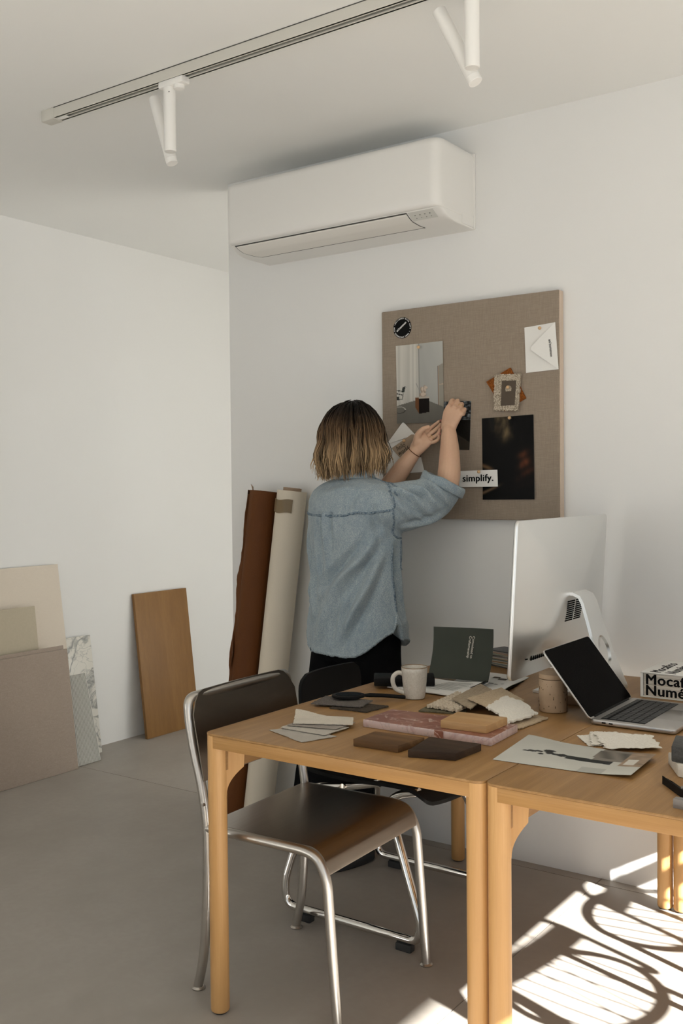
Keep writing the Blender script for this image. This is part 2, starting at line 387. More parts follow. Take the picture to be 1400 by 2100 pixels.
# ------------------------------------------------------------------ the room
ZC = 2.563; XL = -3.947; XR = 2.0; YR = -6.1; YF = 2.6
def struct(name, mb, m, parent=None):
    return obj(name, mb, m, parent, smooth=30, kind='structure')
floor = struct('floor', MB().box(((XL+XR)/2, (YR+YF)/2, -.06), (XR-XL+.4, YF-YR+.4, .10)), M['joint'])
xs = [XL-.2, -1.2115, XR+.2]; ys = [YR-.2, -2.75, -.047, YF+.2]; g = .0016
for i in range(2):
    for j in range(3):
        x0, x1, y0, y1 = xs[i]+g, xs[i+1]-g, ys[j]+g, ys[j+1]-g
        p = MB().box(((x0+x1)/2, (y0+y1)/2, -.005), (x1-x0, y1-y0, .0101))
        obj('floor_panel', p, M['floor'], floor)
struct('ceiling', MB().box(((XL+XR)/2, (YR+YF)/2, ZC+.05), (XR-XL+.4, YF-YR+.4, .1)), M['ceiling'])
struct('wall_left', MB().box((XL-.05, (YR+YF)/2, ZC/2), (.1, YF-YR+.2, ZC)), M['wall'])
struct('wall_back', MB().box(((-2.81+XR)/2, .06, ZC/2), (XR+2.81, .12, ZC)), M['wall'])
struct('wall_far', MB().box(((XL+XR)/2, YF+.05, ZC/2), (XR-XL+.2, .1, ZC)), M['wall'])
def wall_open(name, axis, at, lo, hi, o0, o1, z0, z1, t=.12):
    mb = MB()
    def seg(a, b, za, zb):
        if b-a < 1e-4 or zb-za < 1e-4: return
        if axis == 'x': mb.box((at, (a+b)/2, (za+zb)/2), (t, b-a, zb-za))
        else: mb.box(((a+b)/2, at, (za+zb)/2), (b-a, t, zb-za))
    seg(lo, o0, 0, ZC); seg(o1, hi, 0, ZC); seg(o0, o1, 0, z0); seg(o0, o1, z1, ZC)
    return struct(name, mb, M['wall'])
HEAD = 2.02
wall_open('wall_right', 'x', XR+.06, YR, .1, -5.4, -.98, .0, HEAD)
wall_open('wall_rear', 'y', YR-.06, XL, XR, -3.4, .2, .15, 2.35)
wall_open('wall_passage', 'x', -.95, .12, YF, .5, 2.5, .25, 1.9)
def win_frame(name, axis, at, a0, a1, z0, z1, n):
    f = MB(); t = .05
    def seg(a, b, za, zb):
        if axis == 'x': f.box((at, (a+b)/2, (za+zb)/2), (.06, b-a, zb-za))
        else: f.box(((a+b)/2, at, (za+zb)/2), (b-a, .06, zb-za))
    seg(a0, a1, z1-t, z1); seg(a0, a0+t, z0, z1); seg(a1-t, a1, z0, z1)
    if z0 > .01: seg(a0, a1, z0, z0+t)
    for k in range(1, n): c = a0+(a1-a0)*k/n; seg(c-.025, c+.025, z0, z1)
    return struct(name, f, M['white_metal'])
win_frame('window_1', 'x', XR+.09, -5.4, -.98, 0, HEAD, 3)
win_frame('window_2', 'y', YR-.09, -3.4, .2, .15, 2.35, 3)
win_frame('window_3', 'x', -.93, .5, 2.5, .25, 1.9, 2)

# ------------------------------------------------------------------ ceiling track and its two spots
TY = -.965
tr = thing('ceiling_track', 'grey-white track rail fixed along the ceiling, carrying both spotlights', 'track', (-2.0, TY, ZC))
m_ = MB(); L0, L1 = -2.70, 1.0; hw, hh = .0185, .034
m_.box(((L0+L1)/2, TY-hw+.003, ZC-hh/2), (L1-L0, .006, hh)).box(((L0+L1)/2, TY+hw-.003, ZC-hh/2), (L1-L0, .006, hh))
m_.box(((L0+L1)/2, TY, ZC-.004), (L1-L0, .034, .008)).box(((L0+L1)/2, TY-hw+.006, ZC-hh+.0015), (L1-L0, .011, .003)).box(((L0+L1)/2, TY+hw-.006, ZC-hh+.0015), (L1-L0, .011, .003))
obj('rail', m_, M['track'], tr)
obj('rail_slot', MB().box(((L0+L1)/2, TY, ZC-.014), (L1-L0, .025, .012)), M['slot'], tr)
obj('shadow_gap', MB().box(((L0+L1)/2, TY, ZC-.0015), (L1-L0, .0385, .0025)), M['slot'], tr)
obj('end_cap', MB().box((L0-.03, TY, ZC-.019), (.062, .042, .038), .003), M['track'], tr)
obj('slot_plug', MB().box((L0+.022, TY, ZC-.033), (.045, .016, .004), .001), M['white_metal'], tr)
def spot(x, tilt, dxb, label, ty=TY):
    t = thing('spotlight', label, 'spotlight', (x, ty, ZC-.034), 'white tube spotlights on the ceiling track')
    z = ZC-.034
    obj('track_adapter', MB().box((x+.018, ty, z-.008), (.10, .034, .022), .004).lathe([(.014, -.030), (.016, -.028), (.016, -.016), (.012, -.014)], (x+.04, ty, z), 20), M['white_metal'], t)
    zt = z-.018; L = .190; r = .0185
    b = obj('driver_tube', MB().lathe([(r-.001, -L), (r, -L+.001), (r, -.001), (r-.001, 0)], (x, ty, zt), 32), M['white_metal'], t)
    obj('tube_cap', MB().lathe([(r*.9, -L-.001), (r*.9, -L+.001)], (x, ty, zt), 28), M['ac'], b)
    obj('grub_screw', MB().sphere((x+.012, ty-.0145, zt-.018), .0018, 8), M['slot'], b)
    # the lamp tube hangs tilted on a pivot behind the driver tube
    d = Vector((sin(tilt), .04, -cos(tilt))).normalized(); a = Vector((x+dxb, ty+.040, zt-L-.020))-d*.106
    lt = obj('lamp_tube', MB().tube([a-d*.115, a-d*.114, a+d*.105, a+d*.106], [r*.92, r*.97, r*.97, r*.92], 28), M['white_metal'], t)
    obj('lamp_rim', MB().tube([a+d*.088, a+d*.0885, a+d*.0895, a+d*.09], [r*.97, r*.995, r*.995, r*.97], 28), M['ac'], lt)
    obj('pivot', MB().tube([(x, ty+.012, zt-L*.80), a+d*.07], .006, 12), M['white_metal'], t)
    return t
spot(-2.188, radians(17), -.032, 'white tilted double-tube spotlight near the far left end of the track')
spot(-1.165, radians(26), -.012, 'white tilted double-tube spotlight at the top of the picture, nearer the camera')

# ------------------------------------------------------------------ air conditioner
ac = thing('air_conditioner', 'white wall-mounted split air conditioner high on the back wall', 'air conditioner', (-2.13, 0, 2.2))
AX0, AX1 = -2.595, -1.665
def plan_loft(slices, x0, x1, r=.030, seg=7):
    """horizontal slices (z, depth, end inset) of a box on the wall with rounded front corners"""
    vs = []; fs = []
    for z, d, ins in slices:
        a, b = x0+ins, x1-ins; rr = min(r, d*.8)
        P = [(a, 0), (a, -d+rr)]
        for k in range(1, seg+1): t = k/seg*pi/2; P.append((a+rr-rr*cos(t), -d+rr-rr*sin(t)))
        for k in range(seg+1): t = k/seg*pi/2; P.append((b-rr+rr*sin(t), -d+rr-rr*cos(t)))
        P.append((b, 0)); n = len(P); vs += [(x, y, z) for x, y in P]
    N = len(slices)
    for i in range(N-1):
        for k in range(n): fs.append((i*n+k, i*n+(k+1) % n, (i+1)*n+(k+1) % n, (i+1)*n+k))
    fs.append(tuple(range(n-1, -1, -1))); fs.append(tuple((N-1)*n+k for k in range(n)))
    return MB().add(vs, fs)
obj('body', plan_loft([(2.1985, .10, .006), (2.1990, .150, .003), (2.2000, .165, .001), (2.2065, .205, 0), (2.2150, .222, 0), (2.2285, .243, 0), (2.240, .243, .001), (2.45, .243, .001)], AX0, AX1, .028), M['ac'], ac, 40)
front = obj('front_panel', plan_loft([(2.2302, .247, .0), (2.2310, .252, -.001), (2.2360, .259, -.002), (2.246, .263, -.002), (2.26, .264, -.002), (2.435, .264, -.002), (2.450, .260, -.001), (2.458, .250, .003), (2.4625, .235, .008), (2.4635, .20, .012)], AX0, AX1, .034), M['ac'], ac, 50)
# outlet flap, closed, in a dark gap; display to its right
def bsurf(y): return interp([-.243, -.222, -.205, -.165, -.15, -.10], [2.2285, 2.215, 2.2065, 2.200, 2.199, 2.1985], y)
def patch(xa, xb, ya, yb, off, sl=.0, sr=.0, bow=0):
    """strip of the underside between front line ya and back line yb; its ends slant by sl, sr"""
    def fn(u, v):
        y = ya+(yb-ya)*v; x0 = xa+sl*v**1.4; x1 = xb-sr*v**1.4
        return Vector((x0+(x1-x0)*u, y, bsurf(y)-off))
    return fn
obj('outlet_gap', thicken(patch(AX0+.030, AX1-.132, -.2425, -.1325, .0012, .045, -.010), 4, 14, (0, 0, .003)), M['slot'], ac)
obj('outlet_flap', thicken(patch(AX0+.034, AX1-.1345, -.2385, -.1400, .0020, .045, -.010), 4, 14, (0, 0, .003)), M['ac_flap'], ac, 60)
disp = obj('display_panel', thicken(patch(AX1-.128, AX1-.030, -.2415, -.206, .0012, .004, .0), 4, 8, (0, 0, .003)), M['ac_disp'], ac)
for k in range(4):
    x = AX1-.106+.019*k
    for y, a, b in ((-.2285, .0048, .0035), (-.2165, .0026, .003)):
        obj('indicator_icon', MB().box((x, y, bsurf(y)-.0016), (a, b, .0012), mtx=Matrix.Rotation(radians(-32), 4, 'X')), M['icon'], disp)
obj('side_cover', MB().box((AX1+.001, -.052, 2.222), (.004, .085, .036), .0015), M['ac'], ac)
obj('back_plate', MB().box(((AX0+AX1)/2, -.006, 2.331), (AX1-AX0+.012, .012, .262), .003), M['ac'], ac)

# ------------------------------------------------------------------ pinboard
BX0, BX1, BZ0, BZ1, BT = -2.035, -1.338, 1.183, 1.947, .034
pb = thing('pinboard', 'large beige linen-covered pinboard hung on the back wall', 'pinboard', ((BX0+BX1)/2, 0, BZ0))
obj('panel', MB().box(((BX0+BX1)/2, -BT/2-.001, (BZ0+BZ1)/2), (BX1-BX0, BT, BZ1-BZ0), .004, seg=3), M['linen_board'], pb)
obj('edge_wrap', MB().box((BX1+.0005, -BT/2-.0005, (BZ0+BZ1)/2), (.003, BT-.006, BZ1-BZ0-.004)), M['linen_edge'], pb, label='pale folded linen edge')
FY = -BT-.0012        # the board's face
def flat(name, pts, m, label, cat, lift=.0006, th=.0008, curl=0, cv=None, parent=None, group=None, colors=None, nu=1, nv=1, seed=0):
    """a sheet on the board: 4 corners (x, z) clockwise from top left, lying at the board's face; cv = colour function of u, v"""
    P = [Vector((p[0], 0, p[1])) for p in pts]
    rnd = random.Random(seed); ph = rnd.random()*6
    def fn(u, v):
        q = (P[0]*(1-u)+P[1]*u)*(1-v) + (P[3]*(1-u)+P[2]*u)*v
        b = curl*(abs(2*u-1)**2.2*.6 + v**2*.9)*(1+.3*sin(ph+3*u+2*v))
        return Vector((q.x, FY-lift-b-th, q.z))
    if cv: nu, nv = max(nu, 2), max(nv, 2)
    elif curl: nu, nv = 12, 12
    mb = thicken(fn, nu, nv, (0, th, 0)); cols = None
    if cv:
        W = (nu+1)*(nv+1); cols = [lin(cv(i/nu, j/nv)) for j in range(nv+1) for i in range(nu+1)]; cols += [lin((.75, .74, .71))]*W
    o = obj(name, mb, m, parent, 60, colors=cols)
    if label: tag(o, label, cat, group)
    return o
def pin(x, z, label, d=.0):
    o = thing('push_pin', label, 'push pin', (x, FY, z), 'wooden push pins on the board')
    obj('wooden_head', MB().sphere((x, FY-.014-d, z), .0058, 16), M['pin'], o)
    obj('needle', MB().tube([(x, FY-.010-d, z), (x, FY+.012, z)], .0006, 6), M['steel'], o)
    return o

# sticker with ring lettering
st = thing('round_sticker', 'round black sticker with white lettering in the upper left board corner', 'sticker', (-1.944, FY, 1.880))
obj('disc', MB().tube([(-1.944, FY-.0002, 1.880), (-1.944, FY-.0012, 1.880)], .0385, 48), M['ink'], st)
def ring_text(s, a0, step, flipd=False):
    for k, ch in enumerate(s):
        if ch == ' ': continue
        a = radians(a0 - step*k); R = .0318
        c = Vector((-1.944+R*cos(a), FY-.0014, 1.880+R*sin(a)))
        text('letter', ch, .0068, M['whiteink'], st, frame(c, (sin(a), 0, -cos(a)), (cos(a), 0, sin(a))), .00015, 'CENTER', extr=.0002)
ring_text('DESIGNED WITH LOVE \u2022 WWW.UNCOMMON.COM \u2022', 148, 9.2)
text('wordmark', "un'common", .0115, M['whiteink'], st, frame((-1.966, FY-.0014, 1.8665), (cos(radians(37)), 0, sin(radians(37))), (-sin(radians(37)), 0, cos(radians(37)))), .0003, extr=.0002, sx=.92)

def photo_room(u, v):
    n = noise.noise(Vector((u*9, v*3, 1)))*.012
    fl_y = interp([0, .05, .38, .48, .68, 1], [.775, .765, .715, .715, .725, .81], u)
    if v > fl_y:
        c = [.37, .362, .34]; k = (v-fl_y)*.2; c = [x-k*.3 for x in c]
        d = ((u-.06)/.125)**2 + ((v-.828)/.042)**2
        if .78 < d < 1.12: c = [.62, .61, .58] if v < .83 else [.16, .155, .15]
    elif u < .47:
        s = sin(u*48+.9*sin(v*2.5)+2*sin(u*17))*.5+.5; fold = .63+.06*s - .03*v
        c = [fold, fold*.985, fold*.94]
    elif u > .885 and v > .30 - (u-.885)*.25:
        c = [.50, .485, .45] if not (u < .905 or abs(v-.532+(u-.9)*.05) < .006) else [.62, .55, .48]
        if abs(u-.893) < .006: c = [.26, .19, .15]
    else:
        k = .56+.07*(u-.5)-.05*(v-.3); c = [k, k*1.0, k*.97]
        if u < .5: c = [x*.86 for x in c]
    if .395 < u < .70 and .66 < v < .885:
        top = .69-.022*abs((u-.545)/.15); left = u < .47
        if v > (.695 if not left else .68) and v < (.885-(u-.47)*.09 if not left else .80+(u-.395)*1.05):
            c = [.36, .24, .155] if left else [.075, .055, .045]
        elif .67 < v <= .70: c = [.60, .57, .53]
    for bx, bz, br, bh in ((.575, .60, .055, .03), (.545, .575, .04, .03), (.62, .56, .045, .022), (.56, .645, .075, .028), (.60, .575, .03, .05)):
        if ((u-bx)/br)**2 + ((v-bz)/bh)**2 < 1: c = [.66, .605, .55] if ((u-bx-.01)/br)**2+((v-bz+.005)/bh)**2 < .6 else [.52, .47, .42]
    for (x0, y0, x1, y1, wd, cc) in ((.42, .50, .49, .60, .004, .42), (.0, .575, .11, .585, .008, .12), (.0, .615, .12, .635, .008, .12), (.11, .59, .165, .53, .006, .14), (.12, .68, .14, .62, .007, .14), (0, .695, .12, .69, .007, .14), (.165, .53, .20, .535, .005, .3)):
        dx, dy = x1-x0, y1-y0; t = max(0, min(1, ((u-x0)*dx+(v-y0)*dy)/(dx*dx+dy*dy)))
        if sqrt((u-x0-t*dx)**2+((v-y0-t*dy)*1.5)**2) < wd: c = [cc]*3
    if .105 < u-.35*(.6-v) < .165 and .535 < v < .60 and u < .18: c = [.17, .18, .17]
    if u < .055 and .655 < v < .69: c = [.17, .18, .17]
    return [min(1, max(0, (x+n)*1.13)) for x in c]
flat('room_photo', [(-1.971, 1.816), (-1.775, 1.817), (-1.771, 1.528), (-1.965, 1.532)], M['vcol'], 'photo print of a pale room with curtain and dark plinth, upper left of board', 'photo', curl=.004, cv=photo_room, nu=90, nv=132, seed=2)
pin(-1.869, 1.802, 'wooden push pin at the top of the pale room photo')
def photo_sea(u, v):
    if v < .38:
        k = .24+.55*max(-.2, noise.fractal(Vector((u*7, v*22, 3)), 1, 2, 4))+.06*noise.noise(Vector((u*30, v*30, 1)))
        return [max(.02, k*.92), max(.02, k*.97), max(.02, k)]
    dg = v > .62+.36*(u-.35)
    k = (.19 if dg else .085)+.035*max(0, noise.fractal(Vector((u*16, v*30, 8)), 1, 2, 4))*(0 if dg else 1)
    if abs(v-(.62+.36*(u-.35))) < .012: k = .2
    return [k*1.1, k, k*.85]
sea = [(-1.772, 1.602), (-1.664, 1.598), (-1.672, 1.427), (-1.790, 1.433)]
flat('seascape_postcard', sea, M['vcol'], 'dark seascape postcard held to the board by the right hand', 'postcard', lift=.0008, cv=photo_sea, nu=50, nv=72)
def photo_dark(u, v):
    n = noise.fractal(Vector((u*3+v*1.2, v*2.2-u, 5)), 1, 2, 5)
    d = sstep(.36, .05, abs(u-.45-.35*v+.08*sin(v*9)))*sstep(.42, .1, v)
    e = sstep(.3, .05, abs(u-.80+.1*sin(v*8)))*sstep(.33, .5, v)*sstep(.95, .6, v)
    f = sstep(.18, .02, u)*sstep(.55, .7, v); 
    k = .022
    c = [k, k*.85, k*.7]
    a = d*max(0, .35+n)*.62; c = [c[0]+a, c[1]+a*.86, c[2]+a*.62]
    rib = .5+.5*sin((v*46+u*16)); a = e*max(0, .45+n)*(.16+.22*rib); c = [c[0]+a*1.15, c[1]+a*.62, c[2]+a*.38]
    if .10 < u < .24 and v < .16 and u > .12+v*.4: c = [.09, .085, .075]
    a = sstep(.035, .0, abs(v-(.92-.28*u)))*sstep(.45, .2, u)*.38; c = [c[0]+a, c[1]+a*.8, c[2]+a*.6]
    a = sstep(.05, .0, abs(v-.58-.25*u))*sstep(.3, .1, u)*.35; c = [c[0]+a, c[1]+a*.75, c[2]+a*.5]
    return c
flat('drapery_photo', [(-1.622, 1.535), (-1.429, 1.539), (-1.425, 1.254), (-1.620, 1.253)], M['vcol'], 'large near-black photo print of brown drapery, lower right of board', 'photo', curl=.003, cv=photo_dark, nu=64, nv=92, seed=5)
pin(-1.511, 1.531, 'wooden push pin at the top of the near-black drapery photo', .003)
sc_ = flat('word_card', [(-1.710, 1.354), (-1.562, 1.356), (-1.560, 1.298), (-1.710, 1.297)], M['paper'], 'small white card reading simplify. overlapping the dark drapery photo', 'card', lift=.0065, curl=.001)
POS_c = frame((-1.6965, FY-.0092, 1.3165), (1, 0, .012), (0, 0, 1))
text('lettering', 'simplify.', .0335, M['ink'], sc_, POS_c, 0, extr=.0003, sx=1.07, spacing=1.04, heavy=.0009)
pin(-1.627, 1.350, 'wooden push pin at the top edge of the simplify card', .006)
# closed envelope
ev = thing('closed_envelope', 'white closed envelope turned upright, upper right of board', 'envelope', (-1.40, FY, 1.68))
flat('envelope_body', [(-1.461, 1.833), (-1.350, 1.840), (-1.339, 1.684), (-1.455, 1.680)], M['paper'], None, None, parent=ev, curl=.0015)
def poly_sheet(name, pts, y, th, m, parent, smooth=0, soft=0, lift=None):
    mb = MB(); n = len(pts); ly = [lift(p) if lift else 0 for p in pts]
    mb.add([(p[0], y-l, p[1]) for p, l in zip(pts, ly)]+[(p[0], y+th-l, p[1]) for p, l in zip(pts, ly)],
        [tuple(range(n)), tuple(range(2*n-1, n-1, -1))]+[(i, (i+1) % n, n+(i+1) % n, n+i) for i in range(n)])
    return obj(name, mb, m, parent, smooth)
fl_ = poly_sheet('envelope_flap', [(-1.350, 1.840), (-1.3395, 1.6845), (-1.425, 1.748), (-1.4315, 1.7545), (-1.4325, 1.760), (-1.430, 1.766)], FY-.0036, .0010, M['paper'], ev, lift=lambda p: .010*max(0, (-1.345-p[0])/.087))
text('lettering', "un'common", .0125, M['ink'], fl_, frame((-1.3715, FY-.0079, 1.785), (.10, .012, -1), (1, .115, .10)), .0002, extr=.0002)
pin(-1.400, 1.824, 'wooden push pin at the top of the closed white envelope', .001)
# textile samples with brown card
o = flat('rust_sample', [(-1.603, 1.660), (-1.512, 1.702), (-1.455, 1.595), (-1.535, 1.556)], M['rust'], 'square rust brown fabric sample tilted behind the speckled one', 'fabric sample', th=.006)
def ragged(pts, n, amp, seed):
    rnd = random.Random(seed); out = []
    for i in range(len(pts)):
        a = Vector(pts[i]); b = Vector(pts[(i+1) % len(pts)]); d = (b-a); nn = Vector((d.y, -d.x)).normalized()
        for k in range(n): out.append(a+d*(k/n)+nn*(rnd.random()-.5)*amp*(1 if k else .4))
    return out
o = poly_sheet('boucle_sample', ragged([(-1.567, 1.681), (-1.469, 1.678), (-1.480, 1.553), (-1.570, 1.560)], 26, .0042, 3), FY-.0165, .008, M['boucle'], None)
tag(o, 'speckled cream boucle fabric sample pinned in front of the rust one', 'fabric sample')
bc = thing('brown_card', 'small dark brown card with arched cut-out lying on the speckled sample', 'card', (-1.514, FY-.018, 1.573))
poly_sheet('card_sheet', [(-1.538, 1.658), (-1.485, 1.656), (-1.491, 1.574), (-1.542, 1.573)], FY-.0185, .001, M['browncard'], bc)
arch = [(-.0105, -.010), (.0105, -.010), (.0115, -.002)] + [(.0115*cos(a), -.001+.011*sin(a)) for a in [pi*k/10 for k in range(1, 10)]] + [(-.0115, -.002)]
poly_sheet('cut_out', [(-1.513+a, 1.631+b) for a, b in arch], FY-.0190, .0006, M['boucle'], bc)
pin(-1.5125, 1.634, 'wooden push pin in the arched cut-out of the brown card', .012)
# open envelope with greeting card
oe = thing('open_envelope', 'white open envelope with raised flap, lower left of board beside the head', 'envelope', (-1.94, FY, 1.35))
flat('envelope_body', [(-2.017, 1.459), (-1.890, 1.487), (-1.855, 1.353), (-2.017, 1.347)], M['paper'], None, None, parent=oe, th=.0015)
poly_sheet('envelope_flap', [(-2.014, 1.459), (-1.945, 1.531), (-1.939, 1.535), (-1.932, 1.531), (-1.889, 1.488)], FY-.0042, .0012, M['paper'], oe, lift=lambda p: .006*max(0, (p[1]-1.46)/.075))
gc = thing('greeting_card', 'small kraft greeting card lettered hello world on the open envelope', 'card', (-1.92, FY-.004, 1.406))
poly_sheet('card_sheet', [(-1.991, 1.443), (-1.899, 1.494), (-1.848, 1.428), (-1.954, 1.406)], FY-.0066, .001, M['kraft'], gc)
text('lettering', 'hello\nworld', .026, M['ink'], gc, frame((-1.966, FY-.007, 1.432), (.90, 0, .40), (.16, 0, 1)), -.0002, extr=.0002, linesp=.74, sx=.78)
pin(-1.932, 1.468, 'wooden push pin in the kraft greeting card', .002)
flat('paper_slip', [(-1.86, 1.236), (-1.745, 1.236), (-1.745, 1.219), (-1.86, 1.218)], M['paper2'], 'narrow cream paper slip at the bottom of the board behind the elbow', 'paper slip')

# ------------------------------------------------------------------ tables
def make_table(x0, label):
    x1 = x0+.767; y0, y1 = -1.367, -.092; zt = .700; r = .0235; th = .036
    t = thing('table', label, 'table', ((x0+x1)/2, (y0+y1)/2, 0), 'light oak tables pushed together')
    out = []
    for cx, cy, a0 in ((x0+r, y0+r, 180), (x1-r, y0+r, 270), (x1-r, y1-r, 0), (x0+r, y1-r, 90)):
        for k in range(7): a = radians(a0+15*k); out.append((cx+r*cos(a), cy+r*sin(a)))
    top = obj('tabletop', MB().prism(out, zt-.006, zt, bev=.0016), M['oak_y_dim'], t)
    for yy, nm in ((y0, 'apron'), (y1, 'apron')):
        s = 1 if yy == y0 else -1
        obj('apron', MB().box(((x0+x1)/2, yy+s*.0145, zt-.006-(th-.006)/2), (x1-x0-2*r-.014, .027, th-.006), .001), M['oak'], t)
    for xx in (x0, x1):
        s = 1 if xx == x0 else -1
        obj('side_rail', MB().box((xx+s*.0145, (y0+y1)/2, zt-.006-(th-.006)/2), (.027, y1-y0-2*r-.014, th-.006), .001), M['oak_y_dim'], t)
    for xx in (x0, x1):
        for yy in (y0, y1):
            sx = 1 if xx == x0 else -1; sy = 1 if yy == y0 else -1
            cx, cy = xx+sx*(r+.0005), yy+sy*(r+.0005)
            leg = MB().lathe([(r-.004, 0.004), (r-.0015, .006), (r, .010), (r, zt-.006)], (cx, cy, 0), 28)
            lo = obj('leg', leg, M['oak_z_lit'], t)
            obj('foot_glide', MB().lathe([(r-.007, 0), (r-.006, .005)], (cx, cy, 0), 20), M['black_rubber'], lo)
            # curved haunch that carries the side rail into the leg, and the diagonal brace
            h = MB(); pr = []
            for k in range(9):
                a = k/8; pr.append((r*.7 + .050*a**2.2, .545 + .061*a))
            prof = [(0, .545)]+pr+[(.070, .664), (0, .664)]
            vs = []; n = len(prof)
            dvec = Vector((sx*.30, sy*.95, 0)).normalized(); pv = Vector((-dvec.y, dvec.x, 0))
            for sgn in (-1, 1):
                for d, z in prof: vs.append(Vector((cx, cy, z)) + dvec*d + pv*sgn*.0175)
            h.add(vs, [tuple(range(n)), tuple(range(2*n-1, n-1, -1))]+[(i, (i+1) % n, n+(i+1) % n, n+i) for i in range(n)])
            obj('haunch', h, M['oak_z_lit'], t, 30)
    for yy, s in ((y0, 1), (y1, -1)):
        pass
    for xx, s in ((x0, 1), (x1, -1)):
        a = xx+s*.036
        rl = MB(); prof = [(y0+.03, .664), (y0+.03, .606), (y1-.03, .606), (y1-.03, .664)]
        n = len(prof); vs = [(a-.011, y, z) for y, z in prof]+[(a+.011, y, z) for y, z in prof]
        rl.add(vs, [tuple(range(n)), tuple(range(2*n-1, n-1, -1))]+[(i, (i+1) % n, n+(i+1) % n, n+i) for i in range(n)])
        obj('inner_rail', rl, M['oak_y_dim'], t)
    return t
make_table(-1.709, 'light oak table on the left, nearer the standing woman')
make_table(-.9405, 'light oak table on the right, cut off by the frame edge')

# ------------------------------------------------------------------ steel chair (front of it points along +x)
def make_steel_chair(label):
    """built round (0, 0) = middle of the seat; seat faces +x"""
    t = thing('steel_chair', label, 'chair', (0, 0, 0))
    W = .215; zs = .440; R = .0125
    # seat sheet: flat, then a waterfall front
    prof = [(-.175, zs-.003), (-.16, zs), (.15, zs)]
    for k in range(1, 8): a = k/7*radians(72); prof.append((.15+.055*sin(a), zs-.055*(1-cos(a))))
    prof.append((prof[-1][0]+.006, prof[-1][1]-.018))
    def pf(u):
        k = u*(len(prof)-1); i = min(int(k), len(prof)-2); f = k-i
        return prof[i][0]*(1-f)+prof[i+1][0]*f, prof[i][1]*(1-f)+prof[i+1][1]*f
    def sf(u, v):
        x, z = pf(u); return Vector((x, (v*2-1)*(W-.004), z))
    obj('seat', thicken(sf, (len(prof)-1)*3, 10, (0, 0, -.004)), M['steel_sheet'], t, 40)
    # one bent tube per side: front foot, front leg, seat rail, then a separate rear upright
    for s in (-1, 1):
        y = s*W
        pts = [(.232, y, .006), (.205, y, zs-.07), (.18, y, zs-.022), (.14, y, zs-.012), (-.165, y, zs-.012)]
        obj('front_leg', MB().tube(fillet(pts, [0, .03, .03, .05, 0], 6), R, 14), M['steel'], t, 60)
        obj('front_foot', MB().lathe([(.017, 0), (.018, .003), (.0135, .007)], (.232, y, 0), 20), M['steel'], t)
        obj('rear_foot', MB().lathe([(.017, 0), (.018, .003), (.0135, .007)], (-.205, y, 0), 20), M['steel'], t)
        p = catmull([(-.207, y, .005), (-.185, y, .10), (-.172, y, .25), (-.168, y, .36), (-.17, y, zs), (-.185, y, .53), (-.212, y, .63), (-.226, y, .70)], 5)
        obj('rear_leg', MB().tube(p, R, 14), M['steel'], t, 60)
        obj('bolt', MB().tube([(-.17, y+s*.008, zs+.05), (-.17, y+s*.016, zs+.05)], .004, 8), M['steel'], t)
    top = [(-.226, -W, .70), (-.231, -W, .757), (-.231, W, .757), (-.226, W, .70)]
    obj('top_rail', MB().tube(fillet(top, .055, 8), R, 14), M['steel'], t, 60)
    def bf(u, v):
        y = (u*2-1)*(W+.005); z = .548+(.772-.548)*v
        lim = .772 - .050*(max(0, (abs(y)-(W-.052))/.054))**2.2
        z = min(z, lim)
        x = -.184-.045*((z-.53)/.23) - .012*(1-(y/W)**2)
        return Vector((x+.011, y, z))
    obj('backrest', thicken(bf, 24, 14, (.0035, 0, 0)), M['steel_sheet'], t, 40)
    obj('rear_stretcher', MB().tube([(-.165, -W, zs-.014), (-.165, W, zs-.014)], .009, 12), M['steel'], t)
    return t
sc1 = make_steel_chair('brushed steel chair tucked under the left table in the foreground')
sc1.location = (-1.612, -1.066, 0); sc1.rotation_euler = (0, 0, radians(1.5))

